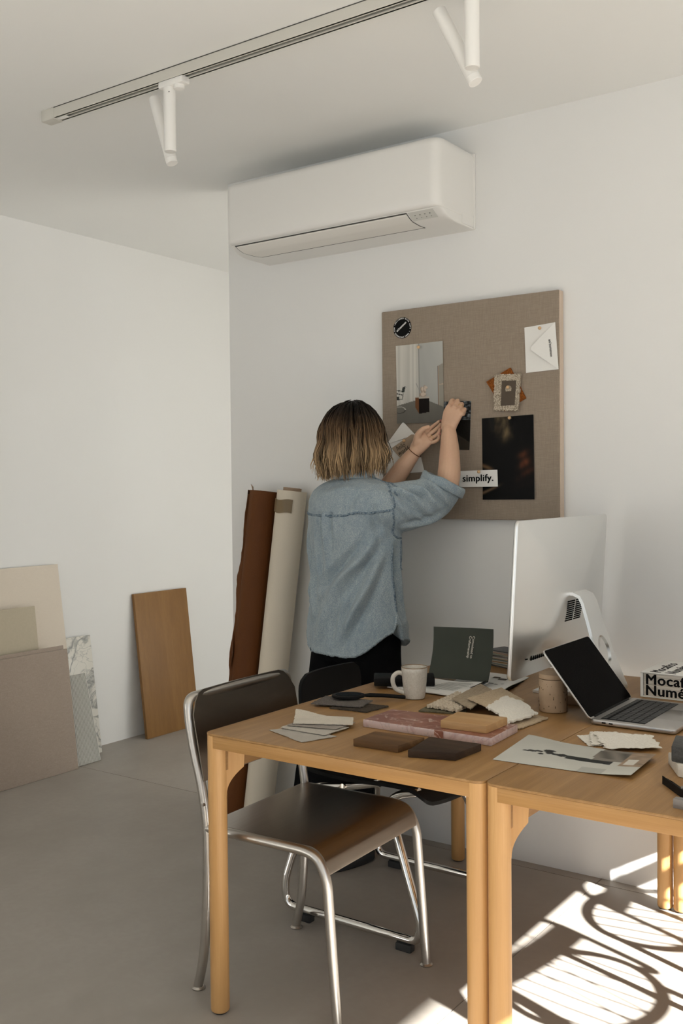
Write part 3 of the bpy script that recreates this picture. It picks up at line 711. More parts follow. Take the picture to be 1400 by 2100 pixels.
# ------------------------------------------------------------------ chrome sled chair with black seat
def make_sled_chair(label):
    t = thing('sled_chair', label, 'chair', (0, 0, 0))
    R = .0125; W = .255
    for s in (-1, 1):
        y = s*W; yi = s*(W-.052)
        floor_bar = [(.07, yi, .442), (-.04, yi, .414), (-.185, yi, .388), (-.205, yi, .30), (-.245, y, .10), (-.235, y, .033), (.225, y, .033), (.24, y, .08), (.115, yi, .34), (.105, yi, .395), (.14, yi, .420), (.205, yi, .436)]
        obj('side_frame', MB().tube(fillet(floor_bar, [0, .05, .08, .08, .05, .045, .04, .05, .06, .05, .05, 0], 6), R, 14), M['chrome'], t, 60)
        obj('floor_pad', MB().box((-.165, y, .011), (.05, .026, .022), .003), M['black_rubber'], t)
        obj('floor_pad', MB().box((.185, y, .011), (.05, .026, .022), .003), M['black_rubber'], t)
        bk = [(-.10, yi*.72, .436), (-.18, yi*.72, .440), (-.232, yi*.72, .50), (-.250, yi*.72, .66)]
        obj('back_post', MB().tube(fillet(bk, .05, 6), R*.8, 12), M['black'], t, 60)
    obj('cross_bar', MB().tube([(-.05, -W+.035, .414), (-.05, W-.035, .414)], .01, 12), M['chrome'], t)
    prof = catmull([(-.20, 0, .452), (-.16, 0, .440), (-.02, 0, .434), (.10, 0, .440), (.18, 0, .438), (.225, 0, .420), (.245, 0, .398)], 4)
    def sf(u, v):
        k = u*(len(prof)-1); i = min(int(k), len(prof)-2); f = k-i; p = prof[i]*(1-f)+prof[i+1]*f
        yy = (v*2-1); wv = .225*(1-.25*abs(2*u-1)**8)
        return Vector((p.x, yy*wv, p.z+.012*yy*yy))
    obj('seat', thicken(sf, 30, 14, (0, 0, -.011)), M['black'], t, 50)
    def bf(u, v):
        yy = u*2-1; h = .53+.19*v; wv = .165*(1-.22*abs(2*v-1)**6)
        return Vector((-.232-.035*(h-.5)-.018*(1-yy*yy), yy*wv-.02, h))
    obj('backrest', thicken(bf, 20, 12, (.011, 0, 0)), M['black'], t, 50)
    return t
sl = make_sled_chair('chrome sled-base chair with black seat, far side of the left table')
sl.location = (-1.664, -.548, 0)

def make_wire_chair(label):
    """open chair of steel rod with a round hoop seat; faces -x"""
    t = thing('wire_chair', label, 'chair', (0, 0, 0), 'wire chairs at the right table')
    R = .205; zs = .455
    ringp = [(R*cos(2*pi*k/48), R*sin(2*pi*k/48), zs) for k in range(48)]
    obj('seat_hoop', MB().tube(ringp, .012, 10, closed=True), M['chrome'], t, 60)
    for k in range(-3, 4):
        y = k*.052; l = sqrt(R*R-y*y)
        obj('seat_wire', MB().tube([(-l, y, zs), (0, y, zs-.012), (l, y, zs)], .0032, 6), M['chrome'], t, 60)
    for a, b in ((-1, -1), (-1, 1), (1, -1), (1, 1)):
        obj('leg', MB().tube(fillet([(a*.145, b*.145, zs), (a*.19, b*.17, .02), (a*.192, b*.171, .004)], 0.02), .012, 10), M['chrome'], t, 60)
    pts = [(.06, -.196, zs), (.20, -.20, .50), (.25, -.20, .78), (.262, 0, .80), (.25, .20, .78), (.20, .20, .50), (.06, .196, zs)]
    obj('back_hoop', MB().tube(fillet(pts, [0, .07, .08, .12, .08, .07, 0], 7), .012, 10), M['chrome'], t, 60)
    for k in (-1, 0, 1):
        obj('back_wire', MB().tube([(.205, k*.07, zs), (.232, k*.07, .62), (.258, k*.07, .795)], .0032, 6), M['chrome'], t, 60)
    obj('back_strap', MB().grid(lambda u, v: Vector((.236+.012*v+.014*(1-(2*u-1)**2), (2*u-1)*.198, .665+.075*v)), 12, 3), M['leather'], t, 60)
    obj('stretcher', MB().tube([(-.178, -.163, .15), (.178, .163, .15)], .005, 8), M['chrome'], t)
    return t
wc1 = make_wire_chair('open wire chair with hoop seat, outside the frame, nearer of two')
wc1.location = (-.215, -1.00, 0); wc1.rotation_euler = (0, 0, radians(-8))
dup(wc1, (-.185, -.47, 0), radians(12), 'open wire chair with hoop seat, outside the frame, by the back wall')

# ------------------------------------------------------------------ panels leaning on the left wall
def lean(name, y0, y1, xb, h, xt, th, m, label, cat='panel', nz=0):
    """a board standing on the floor at x = xb (front face) and leaning back to x = xt at height h"""
    v = Vector((xt-xb, 0, h)); L = v.length; v.normalize(); n = Vector((v.z, 0, -v.x))
    mtx = Matrix(((0, v.x, n.x, xb), (1, v.y, n.y, (y0+y1)/2), (0, v.z, n.z, 0), (0, 0, 0, 1)))
    off = th*max(0, -n.z)
    mb = MB().box((0, L/2, -th/2), (y1-y0, L, th), .0015); mb.v = [mtx @ p + Vector((0, 0, off+.001)) for p in mb.v]
    o = obj(name, mb, m)
    return tag(o, label, cat)
lean('cream_panel', -.78, -.003, -3.79, .943, -3.925, .012, M['cream_fabric'], 'tall cream fabric panel at the back of the leaning stack, left wall')
lean('beige_panel', -.70, -.20, -3.758, .765, -3.850, .008, M['beige_panel'], 'plain khaki beige panel leaning in front of the tall cream one')
lean('backing_panel', -.80, -.088, -3.728, .572, -3.790, .009, M['grey_linen'], 'grey linen panel hidden just behind the foremost one, its top edge showing', 'panel')
lean('grey_linen_panel', -.80, -.080, -3.706, .557, -3.772, .014, M['grey_linen'], 'foremost large grey-brown linen panel leaning by the left frame edge')
lean('marble_slab', -.06, .184, -3.842, .578, -3.918, .018, M['marble'], 'white marble slab with grey veins leaning on the left wall', 'slab')
# ribbed panel with real ribs
xb, xt, h = -3.728, -3.830, .412; v = Vector((xt-xb, 0, h)); L = v.length; v.normalize(); n = Vector((v.z, 0, -v.x))
mtx = Matrix(((0, v.x, n.x, xb), (1, 0, 0, .006), (0, v.z, n.z, 0), (0, 0, 0, 1)))
rb = thing('ribbed_panel', 'narrow off-white ribbed panel leaning beside the grey linen one', 'panel', (xb, .006, 0))
m_ = MB().box((0, L/2, -.006), (.14, L, .006), .0005); m_.v = [mtx @ p + Vector((0, 0, .003)) for p in m_.v]
obj('backing_board', m_, M['ribbed'], rb)
rib0 = None
for k in range(17):
    yy = -.066+.00825*k
    if rib0 is None:
        m_ = MB().box((yy, L/2, -.0015), (.0058, L-.001, .005), .0015, seg=1); m_.v = [mtx @ p + Vector((0, 0, .003)) for p in m_.v]
        rib0 = obj('rib', m_, M['ribbed'], rb)
    else:
        c = rib0.copy(); COL.objects.link(c); c.location = rib0.location + Vector((0, .00825*k, 0))
lean('oak_board', .487, .876, -3.838, .752, -3.925, .018, M['oak_panel'], 'tall oak veneer board leaning alone on the left wall', 'board')

# ------------------------------------------------------------------ rolls against the back wall
rl = thing('leather_roll', 'brown leather hide roll standing upright against the back wall', 'roll', (-2.665, -.175, 0))
a = Vector((-2.668, -.185, .004)); b = Vector((-2.580, -.066, 1.288))
def roll(mb, a, b, r, turns, step, th, n=40, wob=0, seed=0, ragged_=0):
    d = (b-a).normalized(); u = Vector((1, 0, 0)); u = (u-d*u.dot(d)).normalized(); wv = d.cross(u); rnd = random.Random(seed)
    N = int(turns*n); NL = 26
    def fn(s, tt):
        ang = s*turns*2*pi + 2.6; rr = r - step*(1-s)*turns
        e = ragged_*(noise.noise(Vector((tt*9, seed, s*2)))) * sstep(.93, 1, s)
        ang2 = ang + e/r
        rr2 = rr*(1+wob*noise.noise(Vector((tt*4, cos(ang2), sin(ang2)+seed))))
        if ragged_ and s > .93: rr2 += .004*sstep(.95, 1, s)*(1+noise.noise(Vector((tt*14, 3, seed))))
        return a + (b-a)*tt + (u*cos(ang2)+wv*sin(ang2))*rr2
    mb.grid(fn, N, NL)
    return mb
obj('hide', roll(MB(), a, b, .060, 3.2, .0035, .002, 36, .05, 4, .05), M['leather'], rl, 60)
M['hide_back'] = mat('hide_flesh_side', (.27, .15, .075, 1), .9, spec=.1)
def loose(u, v):
    a_ = radians(222); wd = (.006+.010*max(0, .35+noise.noise(Vector((v*9, 1, 2))))+.004*noise.noise(Vector((v*40, 4, 2))))*(1-.5*abs(2*v-1)**4)
    return a+(b-a)*(.98*v+.012)+Vector((cos(a_), sin(a_), 0))*.0595+Vector((cos(radians(196)), sin(radians(196)), 0))*(-.012+(.012+wd)*u)
obj('loose_edge', thicken(loose, 3, 70, (.0006, .0012, 0)), M['leather'], rl, 60)
obj('hide_tip', MB().add([b+Vector((-.046, -.02, -.01)), b+Vector((-.030, -.03, -.01)), b+Vector((-.033, -.028, .018)), b+Vector((-.052, -.02, .030)), b+Vector((-.046, -.018, .016)),
    b+Vector((-.046, -.018, -.01)), b+Vector((-.030, -.028, -.01)), b+Vector((-.033, -.026, .018)), b+Vector((-.052, -.018, .030)), b+Vector((-.046, -.016, .016))],
    [(0, 1, 2, 3, 4), (9, 8, 7, 6, 5), (0, 5, 6, 1), (1, 6, 7, 2), (2, 7, 8, 3), (3, 8, 9, 4), (4, 9, 5, 0)]), M['tube_card'], rl)
pr_ = thing('paper_roll', 'cream paper roll closed with tape beside the brown leather roll', 'roll', (-2.545, -.165, 0))
a2 = Vector((-2.548, -.168, .004)); b2 = Vector((-2.436, -.068, 1.288))
obj('paper', roll(MB(), a2, b2, .060, 3.1, .002, .001, 36, .015, 9, 0), mat('cream_roll', (.64, .575, .47, 1), .8, spec=.2, bump=((200, 200, 200), .1, 3)), pr_, 60)
d2 = (b2-a2).normalized()
obj('cardboard_tube', MB().tube([a2+d2*.02, b2+d2*.012], .036, 28).tube([b2+d2*.011, b2+d2*.0125], .030, 28, mi=0), M['tube_card'], pr_)
u_ = Vector((1, 0, 0)); u_ = (u_-d2*u_.dot(d2)).normalized(); w_ = d2.cross(u_)
ct = a2+(b2-a2)*.952
obj('tape', MB().grid(lambda u, v: ct + d2*((v-.5)*.052+.003*sin(u*9)) + (u_*cos(radians(202+112*u))+w_*sin(radians(202+112*u)))*.0628, 14, 2), M['tape'], pr_, 60)

# ------------------------------------------------------------------ things on the tables
ZT = .7005
def cloth(name, corners, z, th, m, label, cat='fabric sample', amp=.002, rag=.002, curl=None, seed=1, nu=22, nv=22, group=None, edge=None):
    """corners (x, y) in order; curl = function(u, v) giving extra height"""
    P = [Vector((c[0], c[1], 0)) for c in corners]
    sd = seed*3.7
    def fn(u, v):
        q = (P[0]*(1-u)+P[1]*u)*(1-v)+(P[3]*(1-u)+P[2]*u)*v
        e = rag
        if u in (0, 1): q += (P[1]-P[0]).normalized()*e*noise.noise(Vector((v*25, sd, u)))*1.6
        if v in (0, 1): q += (P[3]-P[0]).normalized()*e*noise.noise(Vector((u*25, sd, v)))*1.6
        h = amp*(1+noise.noise(Vector((u*2.2+sd, v*2.2, sd)))) + (curl(u, v) if curl else 0)
        return Vector((q.x, q.y, z+th+h))
    o = obj(name, thicken(fn, nu, nv, (0, 0, -th)), m, None, 60)
    return tag(o, label, cat, group)
G1 = 'linen samples fanned on the left table'
cloth('linen_sample', [(-1.582, -1.265), (-1.442, -1.317), (-1.404, -1.226), (-1.548, -1.207)], ZT, .0012, M['sw_grey'], 'greige linen sample, lowest of the fan on the left table', seed=1, amp=.0008, group=G1)
cloth('linen_sample', [(-1.567, -1.241), (-1.427, -1.244), (-1.424, -1.144), (-1.568, -1.199)], ZT+.0032, .0012, M['sw_light'], 'light linen sample second from the bottom of the fan', seed=2, amp=.0008, group=G1)
cloth('linen_sample', [(-1.559, -1.222), (-1.431, -1.193), (-1.434, -1.104), (-1.564, -1.188)], ZT+.0064, .0012, M['sw_taupe'], 'darker taupe linen sample just under the top cream one', seed=3, amp=.0008, group=G1)
cloth('wool_sample', [(-1.549, -1.211), (-1.415, -1.143), (-1.459, -1.077), (-1.603, -1.13)], ZT+.0096, .0016, M['sw_cream'], 'cream wool sample on top of the linen fan, its corner curling up', seed=4, amp=.001, curl=lambda u, v: .014*sstep(.4, 1, v)*sstep(.6, 0, u), group=G1)
cloth('felt_sample', [(-1.60, -.985), (-1.488, -.973), (-1.476, -.881), (-1.60, -.89)], ZT, .003, M['felt_dark'], 'charcoal felt sample partly under the grey one', seed=5, amp=.0005)
cloth('felt_sample', [(-1.66, -.988), (-1.521, -.949), (-1.541, -.867), (-1.687, -.883)], ZT+.0045, .003, M['felt_mid'], 'mid-grey felt sample at the left edge of the table', seed=6, amp=.0012, rag=.004)
# magnifier
mg = thing('magnifier', 'black oval magnifier with slim handle lying on grey felt', 'magnifier', (-1.61, -.886, ZT+.012))
ux = Vector((.80, .60, 0)); cxm = Vector((-1.608, -.884, ZT+.0135))
mtx = frame(cxm, ux, (-.6, .8, 0))
m_ = MB().prism([(.047*cos(2*pi*k/40), .036*sin(2*pi*k/40)) for k in range(40)], 0, .008, mtx, .003)
obj('oval_rim', m_, M['black'], mg, 40)
obj('lens', MB().prism([(.036*cos(2*pi*k/36), .026*sin(2*pi*k/36)) for k in range(36)], .0075, .0088, mtx, 0), M['screen'], mg)
obj('handle', MB().tube([cxm+ux*.045+Vector((0, 0, .004)), cxm+ux*.06+Vector((0, 0, .0045)), cxm+ux*.095+Vector((0, 0, .003)), cxm+ux*.158+Vector((0, 0, -.003)), cxm+ux*.16+Vector((0, 0, -.003))], [.004, .006, .0055, .0055, .003], 12), M['black'], mg)
# marble slab and wood blocks
ms = thing('red_marble_slab', 'long red marble slab with pale pink sides on the left table', 'slab', (-1.23, -1.03, ZT))
obj('slab', MB().hexa([(-1.41, -1.105), (-1.055, -1.103), (-1.062, -.948), (-1.411, -.967)], ZT, ZT+.0182, .001), M['rosso_side'], ms)
obj('polished_face', MB().hexa([(-1.4085, -1.1035), (-1.0565, -1.1015), (-1.0635, -.9495), (-1.4095, -.9685)], ZT+.0180, ZT+.0187, 0), M['rosso'], ms, label='polished red top face')
obj('red_vein', MB().hexa([(-1.205, -1.1056), (-1.180, -1.1056), (-1.183, -1.10), (-1.203, -1.10)], ZT+.001, ZT+.0180, 0), M['rosso'], ms, label='red vein across the pale front side')
ob = obj('oak_block', MB().hexa([(-1.202, -1.081), (-1.082, -1.074), (-1.08, -.966), (-1.212, -.974)], ZT+.0189, ZT+.038, .002), M['light_block'])
tag(ob, 'light oak sample block lying on the red marble slab', 'wood block')
ob = obj('smoked_oak_block', MB().hexa([(-1.324, -1.274), (-1.204, -1.27), (-1.192, -1.172), (-1.322, -1.184)], ZT, ZT+.0165, .0015), M['brown_block'])
tag(ob, 'mid-brown smoked oak block in front of the marble slab', 'wood block')
ob = obj('dark_wood_block', MB().hexa([(-1.166, -1.29), (-1.063, -1.258), (-1.055, -1.152), (-1.186, -1.163)], ZT, ZT+.0165, .0015), M['dark_block'])
tag(ob, 'almost black wenge block nearest the table joint', 'wood block')
# heap of textile samples
cloth('olive_felt_sample', [(-1.378, -.888), (-1.255, -.852), (-1.319, -.719), (-1.401, -.749)], ZT, .003, M['olive'], 'olive green felt sample under the pale wool heap', seed=7, amp=.0006)
def loops(u, v): return .004*abs(sin(u*26))*abs(sin(v*26+(.5 if int(u*8.3) % 2 else 0)))
cloth('chunky_wool_sample', [(-1.372, -.852), (-1.275, -.862), (-1.280, -.730), (-1.390, -.655)], ZT+.0045, .007, M['chunky'], 'chunky cream looped wool sample, leftmost of the pale heap', seed=8, amp=.0015, curl=loops, nu=60, nv=60, rag=.004)
cloth('grass_weave_sample', [(-1.340, -.775), (-1.235, -.865), (-1.270, -.655), (-1.353, -.580)], ZT+.017, .003, M['sw_weave'], 'taupe coarse-weave sample, second from left in the heap', seed=9, amp=.002, rag=.004, curl=lambda u, v: .006*v)
cloth('sisal_sample', [(-1.286, -.785), (-1.175, -.870), (-1.140, -.742), (-1.265, -.625)], ZT+.025, .0025, M['sw_beige'], 'sandy beige sisal sample in the middle of the heap', seed=10, amp=.002, rag=.004, curl=lambda u, v: .004*v)
cloth('hemp_sample', [(-1.150, -.900), (-1.068, -.930), (-1.056, -.780), (-1.110, -.765)], ZT, .003, M['sw_beige'], 'beige hemp sample under the fluffy white one, nearest the jar', seed=11, amp=.002, rag=.004)
cloth('white_wool_sample', [(-1.180, -.885), (-1.095, -.950), (-1.075, -.800), (-1.20, -.735)], ZT+.030, .005, M['fluffy'], 'fluffy white wool sample on top of the heap', seed=12, amp=.002, rag=.006, curl=lambda u, v: -.018*sstep(.5, 1, u))
# mug
mu = thing('mug', 'cream speckled stoneware mug with brown rim', 'mug', (-1.478, -.742, ZT))
c0 = (-1.478, -.742, ZT)
pro = [(.024, 0), (.0285, .002), (.0305, .012), (.034, .045), (.0365, .075), (.0372, .0885), (.0365, .0900), (.0350, .0885), (.0335, .06), (.030, .018), (.022, .010), (.004, .009)]
obj('mug_body', MB().lathe(pro, c0, 48), M['ceramic'], mu, 50)
obj('mug_rim', MB().lathe([(.0371, .0880), (.0375, .0893), (.0368, .0907), (.0356, .0907), (.0349, .0893), (.0353, .088)], c0, 48, caps=False), M['rim'], mu, 180, label='brown glaze rim')
hd = Vector((-.80, -.60, 0)); hc = Vector(c0)
hp = catmull([hc+hd*.033+Vector((0, 0, .070)), hc+hd*.047+Vector((0, 0, .073)), hc+hd*.060+Vector((0, 0, .062)), hc+hd*.061+Vector((0, 0, .043)), hc+hd*.052+Vector((0, 0, .026)), hc+hd*.030+Vector((0, 0, .016))], 6)
obj('handle', MB().tube(hp, [.0062]+[.0052]*(len(hp)-2)+[.0065], 14, sx=1.25), M['ceramic'], mu, 60)
# booklet: lying pages and the raised dark green cover
bk = thing('green_booklet', 'open booklet with its dark green cover standing up behind the mug', 'booklet', (-1.49, -.55, ZT))
def pg(u, v):
    a = Vector((-1.615, -.672, 0)); b_ = Vector((-1.385, -.680, 0)); c = Vector((-1.368, -.500, 0)); d = Vector((-1.585, -.488, 0))
    q = (a*(1-u)+b_*u)*(1-v)+(d*(1-u)+c*u)*v
    return Vector((q.x, q.y, ZT+.0068+.0015*sin(pi*v)+.010*sstep(.65, 1, v)*sstep(.5, 1, u)))
pages = obj('page_block', thicken(pg, 20, 12, (0, 0, -.0028)), M['paper'], bk, 60)
for k in range(11):
    u0, u1 = .44, (.84 if k not in (4, 10) else .66)
    v_ = .84-.062*k
    m_ = MB().grid(lambda u, v: pg(u0+(u1-u0)*u, v_+.016*v)+Vector((0, 0, .0006)), 10, 1)
    obj('text_line', m_, M['icon'], pages)
def cov(u, v):
    a = Vector((-1.585, -.486, ZT+.007)); b_ = Vector((-1.371, -.498, ZT+.016))
    q = a*(1-u)+b_*u
    return q + Vector((-.006*v, .050*v+.012*sin(pi*v), .152*v))+Vector((0, .006*sin(pi*u), 0))
cv_ = obj('front_cover', thicken(cov, 16, 12, (0, .0012, 0)), M['greenbook'], bk, 60, label='dark green cover')
sp = MB().grid(lambda u, v: Vector((-1.400+.034*u, -.56+.062*v, ZT+.0085+.018*sin(pi*v*.6)*u)), 8, 8)
obj('curled_page', sp, M['black'], bk, 60)
pc = cov(.70, .70)
text('lettering', 'Committed to\nCraftsmanship', .0118, M['paper2'], cv_, frame(cov(.655, .84)+Vector((0, -.0008, 0)), (.0, -.30, -1), (1, -.05, 0)), .00005, extr=.0002, linesp=1.0)
# open magazine behind the booklet
om = thing('open_magazine', 'open magazine with small swatch pictures, lying behind the green cover', 'magazine', (-1.37, -.42, ZT))
def mg_(u, v):
    a = Vector((-1.49, -.56, 0)); b_ = Vector((-1.285, -.575, 0)); c = Vector((-1.335, -.290, 0)); d = Vector((-1.53, -.28, 0))
    q = (a*(1-u)+b_*u)*(1-v)+(d*(1-u)+c*u)*v
    return Vector((q.x, q.y, ZT+.0022+.012*sstep(.7, 1, u)*sstep(1, .1, v)))
pm = obj('page_spread', thicken(mg_, 20, 16, (0, 0, -.002)), M['paper'], om, 60)
obj('back_cover', MB().grid(lambda u, v: mg_(.82+.19*u, v*.9)-Vector((0, 0, .004)), 8, 8), M['black'], om, 60)
for (u0, v0, du, dv, mm) in ((.48, .72, .12, .08, 'browncard'), (.60, .66, .14, .09, 'felt_mid'), (.72, .80, .10, .07, 'brown_block'), (.46, .42, .18, .04, 'icon'), (.66, .40, .06, .04, 'icon'), (.76, .44, .05, .03, 'icon')):
    obj('printed_swatch', MB().grid(lambda u, v: mg_(u0+du*u, v0+dv*v)+Vector((0, 0, .0006)), 4, 3), M[mm], pm)
# black case behind the mug
o = obj('black_case', MB().hexa([(-1.640, -.705), (-1.490, -.606), (-1.535, -.535), (-1.690, -.628)], ZT+.0105, ZT+.034, .003), M['black'])
tag(o, 'flat black case lying behind the mug at the table edge', 'case')
# stack of colour cards
rs = random.Random(3)
cols = [(.10, .09, .08), (.55, .50, .42), (.24, .30, .28), (.60, .55, .47), (.33, .20, .10), (.50, .46, .40), (.14, .20, .19), (.58, .42, .28), (.48, .45, .40), (.20, .17, .15), (.66, .62, .55), (.30, .33, .26), (.45, .30, .22), (.60, .57, .50), (.08, .08, .08)]
names = ['lowest', 'second', 'third', 'fourth', 'fifth', 'sixth', 'seventh', 'eighth', 'ninth', 'tenth', 'eleventh', 'twelfth', 'thirteenth', 'fourteenth', 'topmost']
for k, c in enumerate(cols):
    mm = mat('colour_card', c+(1,), .6)
    o = obj('colour_card', MB(), mm) if False else None
    mtx = Matrix.Translation((-1.475+rs.uniform(-.008, .008), -.135+rs.uniform(-.004, .004), ZT+.0002+.0036*k)) @ Matrix.Rotation(radians(-18+rs.uniform(-9, 9)), 4, 'Z')
    m_ = MB().box((0, 0, .0017), (.135, .085, .0032), .0005, seg=1); m_.v = [mtx @ p for p in m_.v]
    o = obj('colour_card', m_, mm)
    tag(o, '%s card from the bottom of the colour card stack by the monitor' % names[k] if k not in (0, 14) else '%s card of the colour card stack by the monitor' % names[k], 'colour card', 'stacked colour cards')
# travertine jar
tj = thing('travertine_jar', 'round travertine jar with flat lid beside the laptop screen', 'jar', (-1.085, -.681, ZT))
cj = (-1.085, -.681, ZT)
jb = obj('jar_body', MB().lathe([(.034, 0), (.0365, .001), (.0375, .003), (.0375, .0855), (.0370, .0865)], cj, 48), M['travertine'], tj)
obj('jar_lid', MB().lathe([(.0365, .0878), (.0378, .0885), (.0378, .0985), (.0365, .1005), (.0, .1008)], cj, 48, caps=False), M['travertine'], tj)
rp = random.Random(5); m_ = MB()
for k in range(70):
    a = rp.uniform(0, 2*pi); z = rp.uniform(.006, .082); s = rp.uniform(.0006, .0016)
    m_.sphere((cj[0]+.0373*cos(a), cj[1]+.0373*sin(a), ZT+z), (s*.8, s*.8, s*rp.uniform(1, 3)), 6)
o = obj('pit', m_, M['hole'], jb, kind='stuff')
o = obj('travertine_block', MB().box((-1.078, -.568, ZT+.013), (.05, .05, .026), .002, mtx=Matrix.Rotation(radians(20), 4, 'Z')), M['travertine']); tag(o, 'low travertine block half hidden behind the laptop screen', 'stone block')
# curled photo print on the right table
def photo_table(u, v):
    k = .76-.07*v+.02*noise.noise(Vector((u*4, v*4, 2)))
    c = [k, k*.995, k*.95]
    if u > .62 and v > .52: c = [.48, .455, .42]
    if .60 < u < .86 and .62 < v < .92:
        s = .5+.5*sin((u+v*.3)*40); c = [.33+.16*s, .31+.15*s, .28+.14*s]
    if u > .84 and v > .35:
        s = noise.noise(Vector((u*14, v*14, 4))); c = [.58+.12*s, .50+.10*s, .42+.08*s]
        if abs(u-.90) < .035 and abs(v-.55) < .12: c = [.80, .78, .74]
    if .44 < u < .78 and abs(v-(.47-.06*(u-.44))) < .065: c = [.13, .135, .125]
    for bx, bz, br, bh in ((.40, .50, .04, .055), (.35, .50, .035, .03), (.30, .52, .03, .05), (.275, .58, .035, .05), (.22, .52, .03, .03), (.17, .49, .035, .035), (.13, .46, .03, .02), (.25, .44, .02, .03), (.30, .60, .03, .03)):
        if ((u-bx)/br)**2+((v-bz)/bh)**2 < 1: c = [.17, .165, .155]
    if .62 < u < .8 and v < .2: c = [x*.88 for x in c]
    return c
P_ = [Vector((-1.0, -1.206, 0)), Vector((-.699, -1.186, 0)), Vector((-.704, -1.009, 0)), Vector((-1.012, -.993, 0))]
def ptf(u, v):
    q = (P_[0]*(1-u)+P_[1]*u)*(1-v)+(P_[3]*(1-u)+P_[2]*u)*v
    return Vector((q.x, q.y, ZT+.0012+.008*(2*u-1)**2*sstep(.4, 1, u)+.006*sstep(.35, 0, u)*v+.003*v))
nu, nv = 120, 80
o = obj('table_photo', thicken(ptf, nu, nv, (0, 0, -.0006)), M['vcol'], None, 60, colors=[lin(photo_table(i/nu, j/nv)) for j in range(nv+1) for i in range(nu+1)]+[(.6, .6, .57)]*((nu+1)*(nv+1)))
tag(o, 'curled photo print of a dark vase shape, front of the right table', 'photo')
# handmade paper pieces
G2 = 'torn white paper pieces by the laptop'
cloth('torn_paper', [(-.928, -.906), (-.867, -.986), (-.842, -.965), (-.885, -.870)], ZT, .001, M['fluffy'], 'torn white paper piece, lowest and leftmost in front of the laptop', 'paper', seed=13, amp=.001, rag=.004, group=G2)
cloth('torn_paper', [(-.910, -.868), (-.861, -.985), (-.794, -.922), (-.855, -.835)], ZT+.0035, .001, M['fluffy'], 'torn white paper piece in the middle, in front of the laptop', 'paper', seed=14, amp=.001, rag=.005, group=G2)
cloth('torn_paper', [(-.892, -.890), (-.815, -1.012), (-.718, -.939), (-.773, -.836)], ZT+.0068, .0012, M['fluffy'], 'largest torn white paper piece on top, in front of the laptop', 'paper', seed=15, amp=.0015, rag=.006, group=G2)
# stones at the right edge
o = obj('rough_white_stone', MB().hexa([(-.625, -1.118), (-.46, -1.15), (-.44, -1.00), (-.672, -1.030)], ZT, ZT+.026, .003), M['whitestone']); tag(o, 'rough white stone slab under the black stone at the right frame edge', 'stone')
o = obj('black_stone_block', MB().hexa([(-.642, -1.105), (-.48, -1.125), (-.47, -1.01), (-.662, -1.010)], ZT+.0262, ZT+.060, .003), M['blackstone']); tag(o, 'black stone block on the rough white slab at the right frame edge', 'stone')
# metal profiles
def profile_bar(name, a, d, prof, L, m, label, cat='metal profile'):
    d = Vector(d).normalized(); s = Vector((d.y, -d.x, 0)); mb = MB(); n = len(prof)
    vs = [Vector(a)+s*p[0]+Vector((0, 0, p[1])) for p in prof]+[Vector(a)+d*L+s*p[0]+Vector((0, 0, p[1])) for p in prof]
    fs = [(i, (i+1) % n, n+(i+1) % n, n+i) for i in range(n)]
    mb.add(vs, fs)
    b = bmesh.new(); V = [b.verts.new(v) for v in mb.v]
    for f in fs: b.faces.new([V[i] for i in f])
    for k in (0, 1):
        b.faces.new([V[k*n+i] for i in range(n)])
    bmesh.ops.triangulate(b, faces=[f for f in b.faces if len(f.verts) > 4])
    o = obj(name, MB().bm(b), m, None, 0); return tag(o, label, cat)
profile_bar('angle_profile', (-.628, -1.172, ZT), (.62, -.75, 0), [(-.012, 0), (.012, 0), (.012, .016), (.0105, .016), (.0105, .002), (-.012, .002)], .16, M['black'], 'black angle profile pointing in from the right frame edge')
sq = [(-.008, 0), (.008, 0), (.008, .016), (-.008, .016), (-.008, .0015), (-.0065, .0015), (-.0065, .0145), (.0065, .0145), (.0065, .0016), (-.008, .0014)]
M['alu2'] = mat('anodised_metal', (.33, .31, .29, 1), .35, 1)
def square_tube(a, d, L, label):
    t = thing('square_tube', label, 'metal profile', a, 'square metal tubes at the right edge')
    d = Vector(d).normalized(); s = Vector((d.y, -d.x, 0)); A = Vector(a); w = .0085; th_ = .0014
    for (o0, o1, z0, z1) in ((-w, w, 0, th_), (-w, w, 2*w-th_, 2*w), (-w, -w+th_, th_, 2*w-th_), (w-th_, w, th_, 2*w-th_)):
        vs = [A+d*l+s*o_+Vector((0, 0, z)) for l in (0, L) for o_, z in ((o0, z0), (o1, z0), (o1, z1), (o0, z1))]
        obj('tube_wall', MB().add(vs, [(0, 1, 2, 3), (7, 6, 5, 4), (0, 4, 5, 1), (1, 5, 6, 2), (2, 6, 7, 3), (3, 7, 4, 0)]), M['alu2'], t, 0)
    vs = [A+d*l+s*o_+Vector((0, 0, z)) for l in (.004, L-.004) for o_, z in ((-w+th_, th_), (w-th_, th_), (w-th_, 2*w-th_), (-w+th_, 2*w-th_))]
    obj('core', MB().add(vs, [(0, 1, 2, 3), (7, 6, 5, 4), (0, 4, 5, 1), (1, 5, 6, 2), (2, 6, 7, 3), (3, 7, 4, 0)]), M['ac_disp'], t, 0)
square_tube((-.582, -1.240, ZT), (.85, .30, 0), .15, 'square metal tube end, upper of two at the right frame edge')
square_tube((-.572, -1.312, ZT), (.95, -.05, 0), .15, 'square metal tube end, lower of two at the right frame edge')

